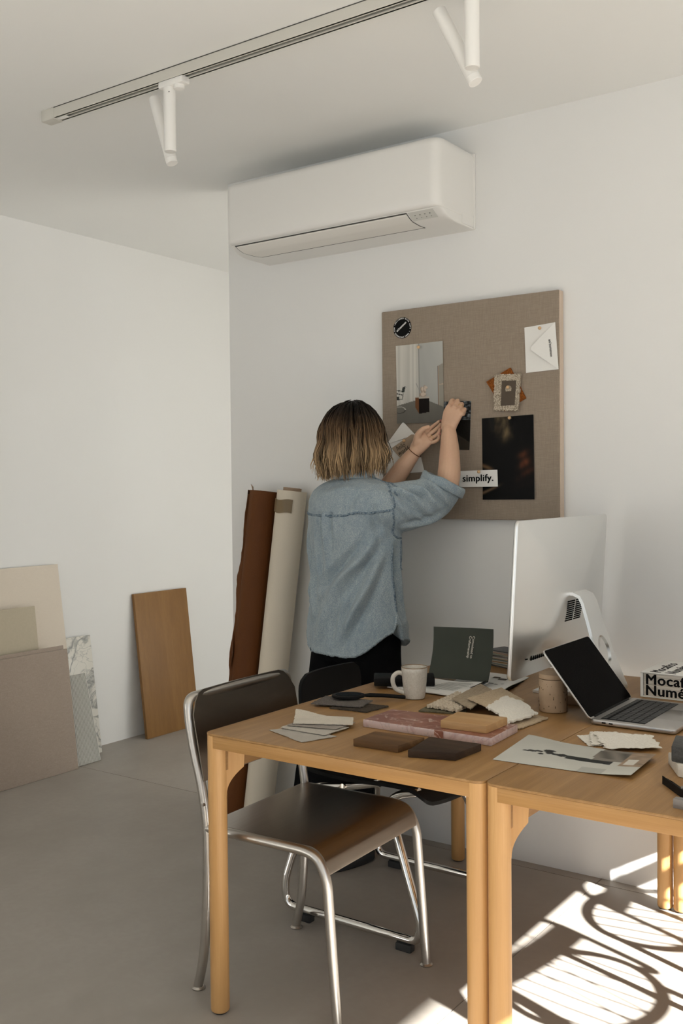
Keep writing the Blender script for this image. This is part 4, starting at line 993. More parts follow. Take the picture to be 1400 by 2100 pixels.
# book in its slipcase
b_ = thing('slipcase_books', 'white slipcase of books with bold black lettering on the right table', 'book', (-.81, -.265, ZT))
X0, X1, Y0, Y1, Z0, Z1 = -.952, -.66, -.380, -.155, ZT, ZT+.070
obj('slipcase', MB().box(((X0+X1)/2, (Y0+Y1)/2, Z0+.0012), (X1-X0, Y1-Y0, .0024), .0005).box(((X0+X1)/2, (Y0+Y1)/2, Z1-.0012), (X1-X0, Y1-Y0, .0024), .0005).box((X0+.0035, (Y0+Y1)/2, (Z0+Z1)/2), (.007, Y1-Y0, .0652)).box(((X0+X1)/2, Y1-.0012, (Z0+Z1)/2), (X1-X0, .0024, .065)), M['paper'], b_)
nb = 6; hb = (.0652)/nb
for k in range(nb):
    obj('volume', MB().box((X0+.0095+.139, (Y0+Y1)/2-.0005, Z0+.0025+hb*(k+.5)), (.278, Y1-Y0-.006, hb-.0005), .0006), M['sw_vol'] if 'sw_vol' in M else M.setdefault('sw_vol', mat('cream_spines', (.70, .645, .56, 1), .6)), b_)
text('lettering', 'Mocafico', .040, M['ink'], b_, frame((X0+.0135, Y0+.0018, Z0+.0375), (1, 0, 0), (0, 0, 1)), 0, extr=.0004, spacing=1.06, sx=1.06, heavy=.0013)
text('lettering', 'Num\u00e9ros', .040, M['ink'], b_, frame((X0+.0135, Y0+.0018, Z0+.0065), (1, 0, 0), (0, 0, 1)), 0, extr=.0004, spacing=1.06, sx=1.06, heavy=.0013)
text('lettering', 'Mocafico\nNum\u00e9ros', .044, M['ink'], b_, frame((X0+.052, Y0+.014, Z1+.0002), (0, 1, 0), (-1, 0, 0)), 0, extr=.0002, spacing=1.05, linesp=.95, heavy=.0012)
for o in []: pass

# desktop computer seen from behind
im = thing('desktop_monitor', 'large silver all-in-one computer seen from behind on the left table', 'computer', (-1.13, -.41, ZT))
MW, MH = .65, .432; tl = radians(3.4); org = Vector((-1.19, -.41, .776))
ey = Vector((0, 1, 0)); ez = Vector((sin(tl), 0, cos(tl))); en = Vector((cos(tl), 0, -sin(tl)))   # en = out of the back
def rrect(w_, h_, r, seg=6):
    out = []
    for cx, cy, a0 in ((w_/2-r, h_/2-r, 0), (-w_/2+r, h_/2-r, 90), (-w_/2+r, -h_/2+r, 180), (w_/2-r, -h_/2+r, 270)):
        for k in range(seg+1): a = radians(a0+90*k/seg); out.append((cx+r*cos(a), cy+r*sin(a)))
    return out
def imP(x, y, d): return org + ey*x + ez*(y+MH/2) + en*d
m_ = MB(); rings = []
N = 28
for k in range(N+1):
    s = 1-k/N*.985; bul = .007+.040*(1-s**2.0)**1.25
    ring = [imP(x, y, bul) for x, y in rrect(MW*s, MH*s, .016*max(.3, s)+.05*(1-s)*s)]
    rings.append(ring)
edge = [[imP(x, y, d) for x, y in rrect(MW-i, MH-i, .016)] for i, d in ((.002, -.0045), (0, -.003), (0, .004), (.002, .0062))]
allr = edge+rings[0:]; n = len(allr[0]); vs = [p for r in allr for p in r]
fs = [(i*n+k, i*n+(k+1) % n, (i+1)*n+(k+1) % n, (i+1)*n+k) for i in range(len(allr)-1) for k in range(n)]
fs.append(tuple((len(allr)-1)*n+k for k in range(n))); fs.append(tuple(range(n-1, -1, -1)))
body = obj('monitor_back', m_.add(vs, fs), M['alu'], im, 50)
obj('display_glass', MB().add([imP(x, y, -.0047) for x, y in rrect(MW-.003, MH-.003, .015)]+[imP(x, y, -.0055) for x, y in rrect(MW-.003, MH-.003, .015)],
    [tuple(range(28)), tuple(range(55, 27, -1))]+[(i, (i+1) % 28, 28+(i+1) % 28, 28+i) for i in range(28)]), M['screen'], im)
# hinge slot, cooling vents, port row
def imS(x, y):
    s = max(abs(x)/(MW/2), abs(y)/(MH/2)); return .007+.040*(1-s**2.0)**1.25
for r_ in range(10):
    for cx in (-.030, .030):
        y = -.022-.0062*r_
        obj('vent_slot', MB().add([imP(cx+sx_*.025, y+sy_*.0018, imS(cx, y)+.0012+dd) for dd in (0, -.004) for sx_, sy_ in ((-1, -1), (1, -1), (1, 1), (-1, 1))],
            [(0, 1, 2, 3), (7, 6, 5, 4), (0, 4, 5, 1), (1, 5, 6, 2), (2, 6, 7, 3), (3, 7, 4, 0)]), M['ink'], body)
for k in range(8):
    x = -.245+.0135*k+(.012 if k == 0 else .0)*-1; y = -.163
    obj('port', MB().add([imP(x+sx_*(.0026 if k else .006), y+sy_*(.0065 if k else .0015), imS(x, y)+.0016+dd) for dd in (0, -.005) for sx_, sy_ in ((-1, -1), (1, -1), (1, 1), (-1, 1))],
        [(0, 1, 2, 3), (7, 6, 5, 4), (0, 4, 5, 1), (1, 5, 6, 2), (2, 6, 7, 3), (3, 7, 4, 0)]), M['ink'], body)
# stand: bent plate with an oval hole
yc = org.y+.012
def plate(path, wid, th):
    path = [Vector((p[0], 0, p[1])) for p in path]; N = len(path); mb = MB()
    def nrm(i):
        a = path[max(i-1, 0)]; b = path[min(i+1, N-1)]; t = (b-a).normalized(); return Vector((-t.z, 0, t.x))
    vs = []
    for i, p in enumerate(path):
        nn = nrm(i)*th/2; wv = wid[i]/2
        vs += [p+nn+Vector((0, yc-wv, 0)), p+nn+Vector((0, yc+wv, 0)), p-nn+Vector((0, yc+wv, 0)), p-nn+Vector((0, yc-wv, 0))]
    fs = [(i*4+k, i*4+(k+1) % 4, i*4+4+(k+1) % 4, i*4+4+k) for i in range(N-1) for k in range(4)]
    fs += [(0, 1, 2, 3), tuple((N-1)*4+k for k in (3, 2, 1, 0))]
    return mb.add(vs, fs)
top_path = [(-1.165, .985), (-1.125, .988), (-1.106, .980), (-1.096, .962), (-1.0905, .945)]
SA = Vector((-1.0905, 0, .945)); SB = Vector((-1.022, 0, .722))
obj('stand_neck', plate(top_path, [.10, .10, .10, .102, .104], .009), M['alu'], im, 60)
# straight arm with hole
sd = (SB-SA); SL = sd.length; sd.normalize(); sn = Vector((-sd.z, 0, sd.x))
b = bmesh.new(); no, nh = 28, 28
outer = []
for k in range(8): t = k/7; outer.append((-.052-.038*t**1.8, t*SL))
for k in range(8): t = 1-k/7; outer.append((.052+.038*t**1.8, t*SL))
hole = [(.040*cos(2*pi*k/nh), SL*.54+.044*sin(2*pi*k/nh)) for k in range(nh)]
vo = [b.verts.new((p[0], p[1], 0)) for p in outer]; vh = [b.verts.new((p[0], p[1], 0)) for p in hole]
eds = [b.edges.new((vo[i], vo[(i+1) % len(vo)])) for i in range(len(vo))]+[b.edges.new((vh[i], vh[(i+1) % nh])) for i in range(nh)]
bmesh.ops.triangle_fill(b, use_beauty=True, use_dissolve=False, edges=eds)
bmesh.ops.recalc_face_normals(b, faces=b.faces[:])
ex = bmesh.ops.extrude_face_region(b, geom=b.faces[:])
for v in ex['geom']:
    if isinstance(v, bmesh.types.BMVert): v.co.z += .009
bmesh.ops.recalc_face_normals(b, faces=b.faces[:])
m_ = MB().bm(b, Matrix(((0, sd.x, sn.x, SA.x-sn.x*.0045), (1, 0, 0, yc), (0, sd.z, sn.z, SA.z-sn.z*.0045), (0, 0, 0, 1))))
obj('stand_arm', m_, M['alu'], im, 40)
foot_path = [(SB.x, SB.z)]+[(SB.x+.004*sin(a)+.010*sin(a)-.02*(1-cos(a))*.9, SB.z-.0165*(1-cos(a))-.012*sin(a)*.2) for a in ()]
foot_path = [(-1.022, .722), (-1.0185, .712), (-1.019, .7065), (-1.026, .7048), (-1.05, .7046), (-1.23, .7046)]
obj('stand_foot', plate(foot_path, [.19]*6, .007), M['alu'], im, 60)

# laptop
lp = thing('laptop', 'open silver laptop with dark screen standing on the table joint', 'laptop', (-.85, -.62, ZT))
LX0, LX1, LY0, LY1 = -.945, -.733, -.777, -.467; lz = ZT+.002
base = obj('base', MB().prism([(LX0+x, LY0+y) for x, y in [(p[0]+(LX1-LX0)/2, p[1]+(LY1-LY0)/2) for p in rrect(LX1-LX0, LY1-LY0, .011)]], lz, lz+.0115, None, .0022), M['alu_lap'], lp, 40)
for (fx, fy) in ((LX0+.02, LY0+.02), (LX1-.02, LY0+.02), (LX0+.02, LY1-.02), (LX1-.02, LY1-.02)):
    obj('rubber_foot', MB().lathe([(.006, 0), (.007, .0022)], (fx, fy, ZT), 14), M['black_rubber'], lp)
kz = lz+.0115
kb = obj('keyboard', MB().box((LX0+.076, (LY0+LY1)/2, kz+.0002), (.112, .274, .0006)), M['ink'], lp)
k0 = None
rows = 6
for r_ in range(rows):
    cx = LX0+.076-.0455+.0186*r_ - (.002 if r_ == 0 else 0)
    cols_ = 14 if r_ < 5 else 9
    span = .268
    xw = .0160 if r_ else .0105
    widths = [1]*14
    if r_ == 2: widths = [1.5]+[1]*12+[.8]
    if r_ == 3: widths = [1.8]+[1]*11+[1.6]
    if r_ == 4: widths = [2.3]+[1]*10+[2.2]
    if r_ == 5: widths = [1, 1, 1, 1.25, 5.2, 1.25, 1, 1, 1, 1]
    tot = sum(widths); y = LY0+(LY1-LY0)/2-span/2; un = span/tot
    for w_k in widths:
        kw = un*w_k-.0026
        mtx_ = (cx, y+un*w_k/2, kz+.0011)
        if k0 is None: k0 = bpy.data.meshes.new('key'); 
        key = MB().box(mtx_, (xw, kw, .0014), .0005, seg=1)
        obj('key', key, M['key'], kb, 0)
        y += un*w_k
obj('trackpad', MB().box((LX1-.045, (LY0+LY1)/2, kz+.0001), (.076, .118, .0005), .0002), mat('trackpad_glass', (.42, .40, .375, 1), .3, 1), lp)
for k in range(2): obj('port', MB().box((LX0+.035+.018*k, LY0-.0001, lz+.006), (.010, .001, .0035), .0004), M['ink'], lp)
obj('hinge', MB().tube([(LX0-.002, LY0+.03, kz-.001), (LX0-.002, LY1-.03, kz-.001)], .0045, 14), M['black'], lp)
ha = Vector((LX0+.0005, 0, kz-.001)); ld = Vector((-1.064-LX0, 0, .866-kz)).normalized(); ln = Vector((ld.z, 0, -ld.x)); LL = .206
mtx = Matrix(((0, ld.x, ln.x, ha.x), (1, 0, 0, (LY0+LY1)/2), (0, ld.z, ln.z, ha.z), (0, 0, 0, 1)))
m_ = MB().prism([(x, y+LL/2) for x, y in rrect(LY1-LY0, LL, .011)], -.0045, 0, None, .001); m_.v = [mtx @ p for p in m_.v]
lid = obj('lid', m_, M['alu_lap'], lp, 40)
m_ = MB().prism([(x, y+LL/2+.001) for x, y in rrect(LY1-LY0-.006, LL-.006, .009)], 0, .0006); m_.v = [mtx @ p for p in m_.v]
obj('screen', m_, M['screen'], lid, 0)

# ------------------------------------------------------------------ the woman
AZ = radians(-14)                                   # shoulders turned a little to the right of the wall's normal
LAT = Vector((cos(AZ), sin(AZ), 0)); FWD = Vector((-sin(AZ), cos(AZ), 0)); UPV = Vector((0, 0, 1))
person = thing('person', 'woman in loose denim shirt and black trousers pinning a card, seen from behind', 'person', (-2.0, -.28, 0))
HC = Vector((-2.008, -.262, 1.466)); HA = radians(-30)
hl = Vector((cos(HA), sin(HA), 0)); hf = Vector((-sin(HA), cos(HA), 0))
def caps(mb, pts, rad, n=14, sub=3):
    """closed tapered limb with round ends"""
    P = [Vector(p) for p in pts]; P2 = catmull(P, sub); R2 = []
    for i in range(len(P)-1):
        for k in range(sub): t = k/sub; R2.append(rad[i]*(1-t)+rad[i+1]*t)
    R2.append(rad[-1])
    d0 = (P2[0]-P2[1]).normalized(); d1 = (P2[-1]-P2[-2]).normalized()
    pre = [P2[0]+d0*R2[0]*s for s in (.95, .7)]; prr = [R2[0]*.3, R2[0]*.72]
    post = [P2[-1]+d1*R2[-1]*s for s in (.7, .95)]; por = [R2[-1]*.72, R2[-1]*.3]
    return mb.tube(pre+P2+post, prr+R2+por, n)
def ell_loft(mb, rings, n=40):
    """rings of (centre, half-width along LAT, half-depth along FWD)"""
    vs = []; fs = []
    for c, a, b in rings:
        for k in range(n):
            t = 2*pi*k/n; vs.append(Vector(c)+LAT*a*cos(t)+FWD*b*sin(t))
    for i in range(len(rings)-1):
        for k in range(n): fs.append((i*n+k, i*n+(k+1) % n, (i+1)*n+(k+1) % n, (i+1)*n+k))
    fs.append(tuple(range(n-1, -1, -1))); fs.append(tuple((len(rings)-1)*n+k for k in range(n)))
    return mb.add(vs, fs)
def at(x, f, z): return Vector((-1.998, -.272, 0))+LAT*x+FWD*f+UPV*z
# body: torso, legs, neck, head, arms and hands grown into one surface
B = MB()
ell_loft(B, [(at(0, 0, .80), .15, .095), (at(0, 0, .90), .16, .10), (at(0, 0, 1.02), .135, .085), (at(0, 0, 1.15), .15, .095), (at(0, 0, 1.24), .16, .085), (at(0, .0, 1.285), .13, .07), (at(0, .0, 1.315), .065, .055)])
for s, legp, fx, fy in ((1, [at(.075, 0, .84), at(.070, .028, .62), at(.070, .045, .44), at(.022, .052, .32), at(-.008, .012, .20), at(.008, -.060, .09)], .010, -.07),
                       (-1, [at(-.075, 0, .84), at(-.095, 0, .62), at(-.12, -.008, .44), at(-.13, -.015, .32), at(-.135, -.022, .20), at(-.14, -.03, .09)], -.14, -.03)):
    caps(B, legp, [.080, .058, .040, .034, .032, .030], 16)
    caps(B, [at(fx, fy-.02, .055), at(fx, fy+.06, .045), at(fx, fy+.13, .035)], [.034, .034, .026], 14)
caps(B, [at(0, .0, 1.27), at(0, .008, 1.33), HC+Vector((0, 0, -.075))-hf*.005], [.058, .050, .050], 20)
# head
hd_ = bmesh.new(); bmesh.ops.create_uvsphere(hd_, u_segments=56, v_segments=40, radius=1)
for v in hd_.verts:
    x, y, z = v.co
    fy = y; sx_ = .074*(1-.10*max(0, -z))*(1-.18*max(0, -z-.35)*max(0, y+.2)); sy_ = .092 if y < 0 else .088
    X, Y, Z = x*sx_, y*sy_, z*.113
    if y > 0:
        Y -= .006*sstep(.35, .05, abs(z-.0))*sstep(.9, .3, abs(x))*0
        chin = exp(-((z+.86)/.20)**2)*exp(-(x/.35)**2); Y += .016*chin
        nose = exp(-(x/.14)**2)*(sstep(.18, -.16, z)*sstep(-.34, -.22, z)); Y += .022*nose*sstep(0, .6, y)
        brow = exp(-((z-.26)/.10)**2)*exp(-(x/.55)**2); Y += .004*brow
        for ex_ in (-.42, .42): Y -= .007*exp(-((x-ex_)/.17)**2-((z-.08)/.11)**2)
        for ex_ in (-.5, .5): Y += .004*exp(-((x-ex_)/.2)**2-((z+.22)/.2)**2)
        Y += .005*exp(-(x/.28)**2-((z+.50)/.06)**2) + .005*exp(-(x/.25)**2-((z+.60)/.05)**2)
    v.co = Vector((X, Y, Z))
B.bm(hd_, Matrix(((hl.x, hf.x, 0, HC.x), (hl.y, hf.y, 0, HC.y), (0, 0, 1, HC.z), (0, 0, 0, 1))))
for s in (-1, 1):
    B.sphere(HC+hl*s*.073-hf*.004+Vector((0, 0, -.004)), (.010, .020, .030), 14, mtx=Matrix.Rotation(HA, 4, 'Z'))
# arms
caps(B, [(-1.86, -.31, 1.262), (-1.765, -.240, 1.262), (-1.690, -.172, 1.278)], [.048, .040, .036], 18)
caps(B, [(-1.690, -.172, 1.278), (-1.692, -.148, 1.345), (-1.705, -.120, 1.43), (-1.7205, -.097, 1.500)], [.036, .0395, .0335, .0235], 22, 5)
caps(B, [(-2.11, -.25, 1.245), (-2.06, -.20, 1.24), (-1.990, -.140, 1.244)], [.052, .044, .038], 18)
caps(B, [(-1.990, -.140, 1.244), (-1.955, -.130, 1.292), (-1.895, -.115, 1.372), (-1.851, -.106, 1.426)], [.038, .038, .032, .0225], 22, 5)
# right hand: back of the hand towards the room, fingers closing on the card's top edge
def slab(mb, pts, wid, thk, wdir, n=16):
    P = catmull(pts, 5); W_ = []; T_ = []
    for i in range(len(pts)-1):
        for k in range(5): t = k/5; W_.append(wid[i]*(1-t)+wid[i+1]*t); T_.append(thk[i]*(1-t)+thk[i+1]*t)
    W_.append(wid[-1]); T_.append(thk[-1]); vs = []
    wd = Vector(wdir)
    for i, p in enumerate(P):
        t = (P[min(i+1, len(P)-1)]-P[max(i-1, 0)]).normalized(); w1 = (wd-t*wd.dot(t)).normalized(); n1 = t.cross(w1)
        for k in range(n):
            a = 2*pi*k/n; ca, sa = cos(a), sin(a)
            vs.append(p+w1*W_[i]*math.copysign(abs(ca)**.8, ca)+n1*T_[i]*math.copysign(abs(sa)**.9, sa))
    N = len(P); fs = [(i*n+k, i*n+(k+1) % n, (i+1)*n+(k+1) % n, (i+1)*n+k) for i in range(N-1) for k in range(n)]
    fs.append(tuple(range(n-1, -1, -1))); fs.append(tuple((N-1)*n+k for k in range(n)))
    return mb.add(vs, fs)
slab(B, [(-1.7215, -.098, 1.492), (-1.7185, -.094, 1.520), (-1.708, -.092, 1.550), (-1.699, -.091, 1.571)], [.0245, .031, .0365, .033], [.018, .0175, .0165, .011], (.93, .05, -.28))
RHF = [((-1.7205, -.090, 1.578), (-1.724, -.066, 1.600), (-1.724, -.0495, 1.597), (-1.722, -.0470, 1.584)),
       ((-1.7005, -.091, 1.574), (-1.7035, -.065, 1.598), (-1.708, -.0495, 1.594), (-1.709, -.0470, 1.580)),
       ((-1.6845, -.089, 1.564), (-1.6870, -.064, 1.586), (-1.6945, -.050, 1.580), (-1.6985, -.0475, 1.567)),
       ((-1.6735, -.086, 1.550), (-1.6745, -.065, 1.568), (-1.6830, -.052, 1.562), (-1.688, -.048, 1.551))]
for k, f in enumerate(RHF):
    r = [.0092, .0095, .0089, .0077][k]
    caps(B, f, [r, r*.93, r*.85, r*.72], 12, 3)
    B.sphere(Vector(f[0])+Vector((0, -.0025, 0)), r*1.08, 12)
caps(B, [(-1.738, -.086, 1.520), (-1.7445, -.068, 1.548), (-1.738, -.053, 1.572), (-1.731, -.0475, 1.585)], [.014, .0118, .0102, .0078], 12)
# left hand: palm turned to the room, fingers reaching up to the card's lower edge
slab(B, [(-1.853, -.105, 1.424), (-1.843, -.102, 1.440), (-1.824, -.099, 1.462), (-1.805, -.095, 1.478)], [.0235, .030, .0345, .0315], [.017, .0165, .0150, .0100], (-.66, .10, .75))
LHF = [((-1.8195, -.086, 1.4915), (-1.8030, -.069, 1.5110), (-1.7925, -.058, 1.5225), (-1.7855, -.052, 1.5310)),
       ((-1.8060, -.090, 1.4820), (-1.7860, -.077, 1.5000), (-1.7755, -.070, 1.5110), (-1.7700, -.066, 1.5200)),
       ((-1.7945, -.094, 1.4695), (-1.7735, -.088, 1.4810), (-1.7645, -.087, 1.4915), (-1.7620, -.088, 1.5010)),
       ((-1.7850, -.098, 1.4555), (-1.7670, -.096, 1.4625), (-1.7595, -.097, 1.4715), (-1.7590, -.100, 1.4800))]
for k, f in enumerate(LHF):
    r = [.0080, .0083, .0078, .0068][k]
    caps(B, f, [r, r*.93, r*.85, r*.72], 12, 3)
caps(B, [(-1.846, -.107, 1.452), (-1.833, -.116, 1.482), (-1.810, -.122, 1.5010), (-1.790, -.119, 1.5085)], [.0155, .0128, .0100, .0074], 12)
B.sphere((-1.838, -.109, 1.462), (.020, .013, .020), 14)
vs, fs, ns = evaluated(B, [('REMESH', dict(mode='VOXEL', voxel_size=.0023)), ('SMOOTH', dict(factor=.5, iterations=2))])
# knuckle creases, tendons
body_mb = MB().add(vs, fs)
bodyo = obj('body', body_mb, M['skin'], person, 180)
for s in (-1, 1):
    e = obj('eye', MB().sphere(HC+hl*s*.031+hf*.0745+Vector((0, 0, .008)), .0125, 20), M['eye'], person)
    obj('iris', MB().sphere(HC+hl*s*.031+hf*.0815+Vector((0, 0, .008)), (.0062, .0062, .0062), 14), M['iris'], e)
    obj('eyebrow', MB().tube(catmull([HC+hl*s*.014+hf*.0885+Vector((0, 0, .026)), HC+hl*s*.034+hf*.0845+Vector((0, 0, .031)), HC+hl*s*.052+hf*.072+Vector((0, 0, .026))], 4), [.002]*8+[.001], 8), M['black_cloth'], person)
obj('lips', MB().tube(catmull([HC+hl*-.022+hf*.083+Vector((0, 0, -.061)), HC+hf*.0965+Vector((0, 0, -.059)), HC+hl*.022+hf*.083+Vector((0, 0, -.061))], 5), [.002]+[.0055]*9+[.002], 10), M['lip'], person)
# fingernails that can be seen
for f in LHF:
    a = Vector(f[3]); d = (Vector(f[3])-Vector(f[2])).normalized()
    obj('fingernail', MB().sphere(a+d*.003+Vector((.002, .0055, .001)), (.0045, .003, .0055), 10), M['lip'], person)
# bracelet, rings, small tattoo
wc = Vector((-1.853, -.106, 1.422)); wd = Vector((.63, .12, .77)).normalized(); wu = Vector((-.77, 0, .63)); wv_ = wd.cross(wu)
obj('bracelet', MB().tube([wc+(wu*cos(2*pi*k/28)+wv_*sin(2*pi*k/28))*.0262 for k in range(28)], .0013, 8, closed=True), M['leather'], person, label='thin brown cord bracelet')
def ring(c, d, r):
    d = Vector(d).normalized(); u = d.orthogonal().normalized(); v = d.cross(u); c = Vector(c)
    obj('ring', MB().tube([c+(u*cos(2*pi*k/24)+v*sin(2*pi*k/24))*r for k in range(24)], .0010, 8, closed=True), M['gold'], person, label='thin gold finger ring')
ring((-1.6855, -.075, 1.577), Vector(RHF[2][1])-Vector(RHF[2][0]), .0098)
ring((-1.790, -.0905, 1.4745), Vector(LHF[2][1])-Vector(LHF[2][0]), .0098)

# trousers: waist to wide hems
T = MB()
ell_loft(T, [(at(0, 0, .70), .165, .112), (at(0, 0, .78), .172, .118), (at(0, 0, .90), .165, .11), (at(0, 0, .98), .14, .095)])
def legloft(pts):
    vs = []; n = 32; fs = []
    for c, a, b_ in pts:
        for k in range(n): t = 2*pi*k/n; vs.append(Vector(c)+LAT*a*cos(t)+FWD*b_*sin(t))
    for i in range(len(pts)-1):
        for k in range(n): fs.append((i*n+k, i*n+(k+1) % n, (i+1)*n+(k+1) % n, (i+1)*n+k))
    fs.append(tuple(range(n-1, -1, -1))); fs.append(tuple((len(pts)-1)*n+k for k in range(n))); T.add(vs, fs)
legloft([(at(.075, 0, .78), .098, .112), (at(.070, .030, .60), .098, .088), (at(.070, .045, .44), .102, .066), (at(.022, .052, .32), .062, .056), (at(-.010, .020, .22), .054, .070), (at(-.004, -.020, .15), .060, .10), (at(.008, -.055, .09), .072, .118), (at(.010, -.065, .040), .076, .125)])
legloft([(at(-.075, 0, .78), .098, .112), (at(-.10, -.005, .60), .098, .112), (at(-.125, -.010, .40), .102, .118), (at(-.14, -.03, .12), .108, .135), (at(-.145, -.035, .040), .112, .14)])
vs, fs, ns = evaluated(T, [('REMESH', dict(mode='VOXEL', voxel_size=.007)), ('SMOOTH', dict(factor=.5, iterations=4))])
for i, v in enumerate(vs):
    a = math.atan2((v-at(.0 if (v-at(-.07, 0, 0)).dot(LAT) > 0 else -.14, 0, 0)).dot(FWD), (v-at(.0 if (v-at(-.07, 0, 0)).dot(LAT) > 0 else -.14, 0, 0)).dot(LAT))
    vs[i] = v + ns[i]*(.007*sin(a*6+v.z*4)*sstep(.65, .05, v.z) + .005*noise.noise(v*9))*sstep(.02, .07, v.z)
obj('trousers', MB().add(vs, fs), M['black_cloth'], person, 180, label='wide black trousers')
# boots
for s, fx, fy in ((1, .040, -.110), (-1, -.145, -.050)):
    c = at(fx, fy, 0); bt = MB()
    sole = []
    for k in range(28):
        t = 2*pi*k/28; l = .125*cos(t); wdt = .043*sin(t)*(1+.15*cos(t)); sole.append((wdt, l+.02))
    mtx = Matrix(((LAT.x, FWD.x, 0, c.x), (LAT.y, FWD.y, 0, c.y), (0, 0, 1, 0), (0, 0, 0, 1)))
    so = obj('boot_sole', MB().prism(sole, .001, .034, mtx, .004), M['black_rubber'], person)
    up_ = MB(); ringz = [(.034, .118, .040, .02), (.055, .112, .040, .018), (.075, .085, .038, .0), (.095, .058, .037, -.03), (.13, .05, .038, -.04), (.19, .05, .042, -.04)]
    vs = []; n = 28; fs = []
    for z, l, w_k, off in ringz:
        for k in range(n): t = 2*pi*k/n; vs.append(mtx @ Vector((w_k*sin(t)*(1+.1*cos(t)), l*cos(t)+off, z)))
    for i in range(len(ringz)-1):
        for k in range(n): fs.append((i*n+k, i*n+(k+1) % n, (i+1)*n+(k+1) % n, (i+1)*n+k))
    fs.append(tuple(range(n))); fs.append(tuple((len(ringz)-1)*n+k for k in range(n)))
    obj('boot', up_.add(vs, fs), M['black'], person, 60, label='black boot')

# shirt
S = MB(); NS = 72
def hem(phi):
    """hem height: curved tails, rising to a slit at each side seam"""
    d = abs((phi+pi) % (2*pi)-pi); back = phi > pi
    d = min(d, pi-d)
    z = .722 if back else .738
    z += (.085 if back else .045)*sstep(radians(62), radians(8), d)
    if d < radians(7): z += .065*(1-d/radians(7))
    return z
lev = [(.0, 0, 0), ]
rings = [(1.338, .066, .062, .006), (1.326, .098, .074, .0), (1.310, .148, .088, -.004), (1.288, .182, .104, -.006), (1.255, .194, .118, -.008), (1.20, .199, .130, -.008), (1.12, .193, .132, -.004), (1.02, .185, .129, 0), (.93, .194, .134, 0), (.85, .206, .138, 0)]
vs = []; fs = []
for z, a, b_, off in rings:
    for k in range(NS):
        t = 2*pi*k/NS; vs.append(at(a*cos(t), b_*sin(t)+off, z + (.012*cos(t)*0)))
NB = 6
for q in range(1, NB+1):
    for k in range(NS):
        t = 2*pi*k/NS; z = .85+(hem(t)-.85)*q/NB; f = q/NB
        vs.append(at((.210+.004*f)*cos(t), (.137+.004*f)*sin(t), z))
NR = len(rings)+NB
for i in range(NR-1):
    for k in range(NS): fs.append((i*NS+k, i*NS+(k+1) % NS, (i+1)*NS+(k+1) % NS, (i+1)*NS+k))
fs.append(tuple(range(NS)))
cc = len(vs); vs.append(at(0, 0, .86))
for k in range(NS): fs.append(((NR-1)*NS+k, cc, (NR-1)*NS+(k+1) % NS))
S.add(vs, fs)
RS = [(-1.945, -.300, 1.220), (-1.860, -.296, 1.224), (-1.790, -.245, 1.236), (-1.748, -.200, 1.254), (-1.722, -.172, 1.284), (-1.710, -.160, 1.310)]
RSr = [.070, .088, .084, .078, .074, .073]
S.tube(catmull(RS, 5), [interp(range(6), RSr, i/5) for i in range(26)], 28)
LS = [(-2.105, -.262, 1.225), (-2.065, -.200, 1.228), (-2.020, -.160, 1.236), (-1.992, -.138, 1.255), (-1.975, -.132, 1.280)]
LSr = [.070, .084, .076, .068, .066]
S.tube(catmull(LS, 5), [interp(range(5), LSr, i/5) for i in range(21)], 28)
vs, fs, ns = evaluated(S, [('REMESH', dict(mode='VOXEL', voxel_size=.0048)), ('SMOOTH', dict(factor=.5, iterations=10))])
def seg_d(p, a, b_):
    d = b_-a; t = max(0, min(1, (p-a).dot(d)/d.dot(d))); return (p-a-d*t).length, t
V3 = Vector
FOLDS = [  # ends, width, height: drapes of the loose cloth
    (at(.185, -.06, 1.14), at(.02, -.135, .93), .018, .014), (at(.19, -.05, 1.08), at(.09, -.12, .82), .016, .012), (at(.02, -.14, .93), at(-.06, -.13, .78), .022, .010),
    (at(.17, -.085, .98), at(.06, -.13, .78), .014, .009), (at(-.12, -.11, 1.05), at(-.10, -.12, .86), .016, .010), (at(-.165, -.06, 1.16), at(-.15, -.08, .98), .016, .010),
    (at(-.185, .0, 1.0), at(-.12, -.11, .90), .015, .011), (at(.10, -.115, 1.19), at(.15, -.10, 1.29), .014, .006), (at(.11, -.09, 1.30), at(-.02, -.10, 1.27), .016, .006),
    (at(.155, -.075, 1.25), at(.19, -.055, 1.12), .012, -.008), (at(.205, .02, 1.10), at(.20, .03, .86), .014, -.010), (at(.15, -.10, 1.10), at(-.03, -.135, .96), .016, -.009),
    (at(.05, -.13, .90), at(.02, -.135, .78), .013, -.007), (at(-.07, -.125, 1.14), at(-.05, -.13, .98), .014, .007),
    (V3((-1.835, -.36, 1.30)), V3((-1.76, -.30, 1.20)), .010, .008), (V3((-1.80, -.34, 1.315)), V3((-1.73, -.27, 1.235)), .009, .009), (V3((-1.755, -.29, 1.315)), V3((-1.70, -.235, 1.235)), .009, .011),
    (V3((-1.73, -.25, 1.335)), V3((-1.665, -.20, 1.235)), .009, .009), (V3((-1.78, -.30, 1.165)), V3((-1.69, -.20, 1.205)), .011, .009), (V3((-1.79, -.315, 1.26)), V3((-1.72, -.25, 1.20)), .009, -.008), (V3((-1.77, -.32, 1.29)), V3((-1.705, -.255, 1.26)), .008, -.007)]
import numpy as np
VA = np.array([tuple(v) for v in vs]); DISP = np.zeros(len(vs))
bvh0 = BVHTree.FromPolygons([tuple(v) for v in vs], fs)
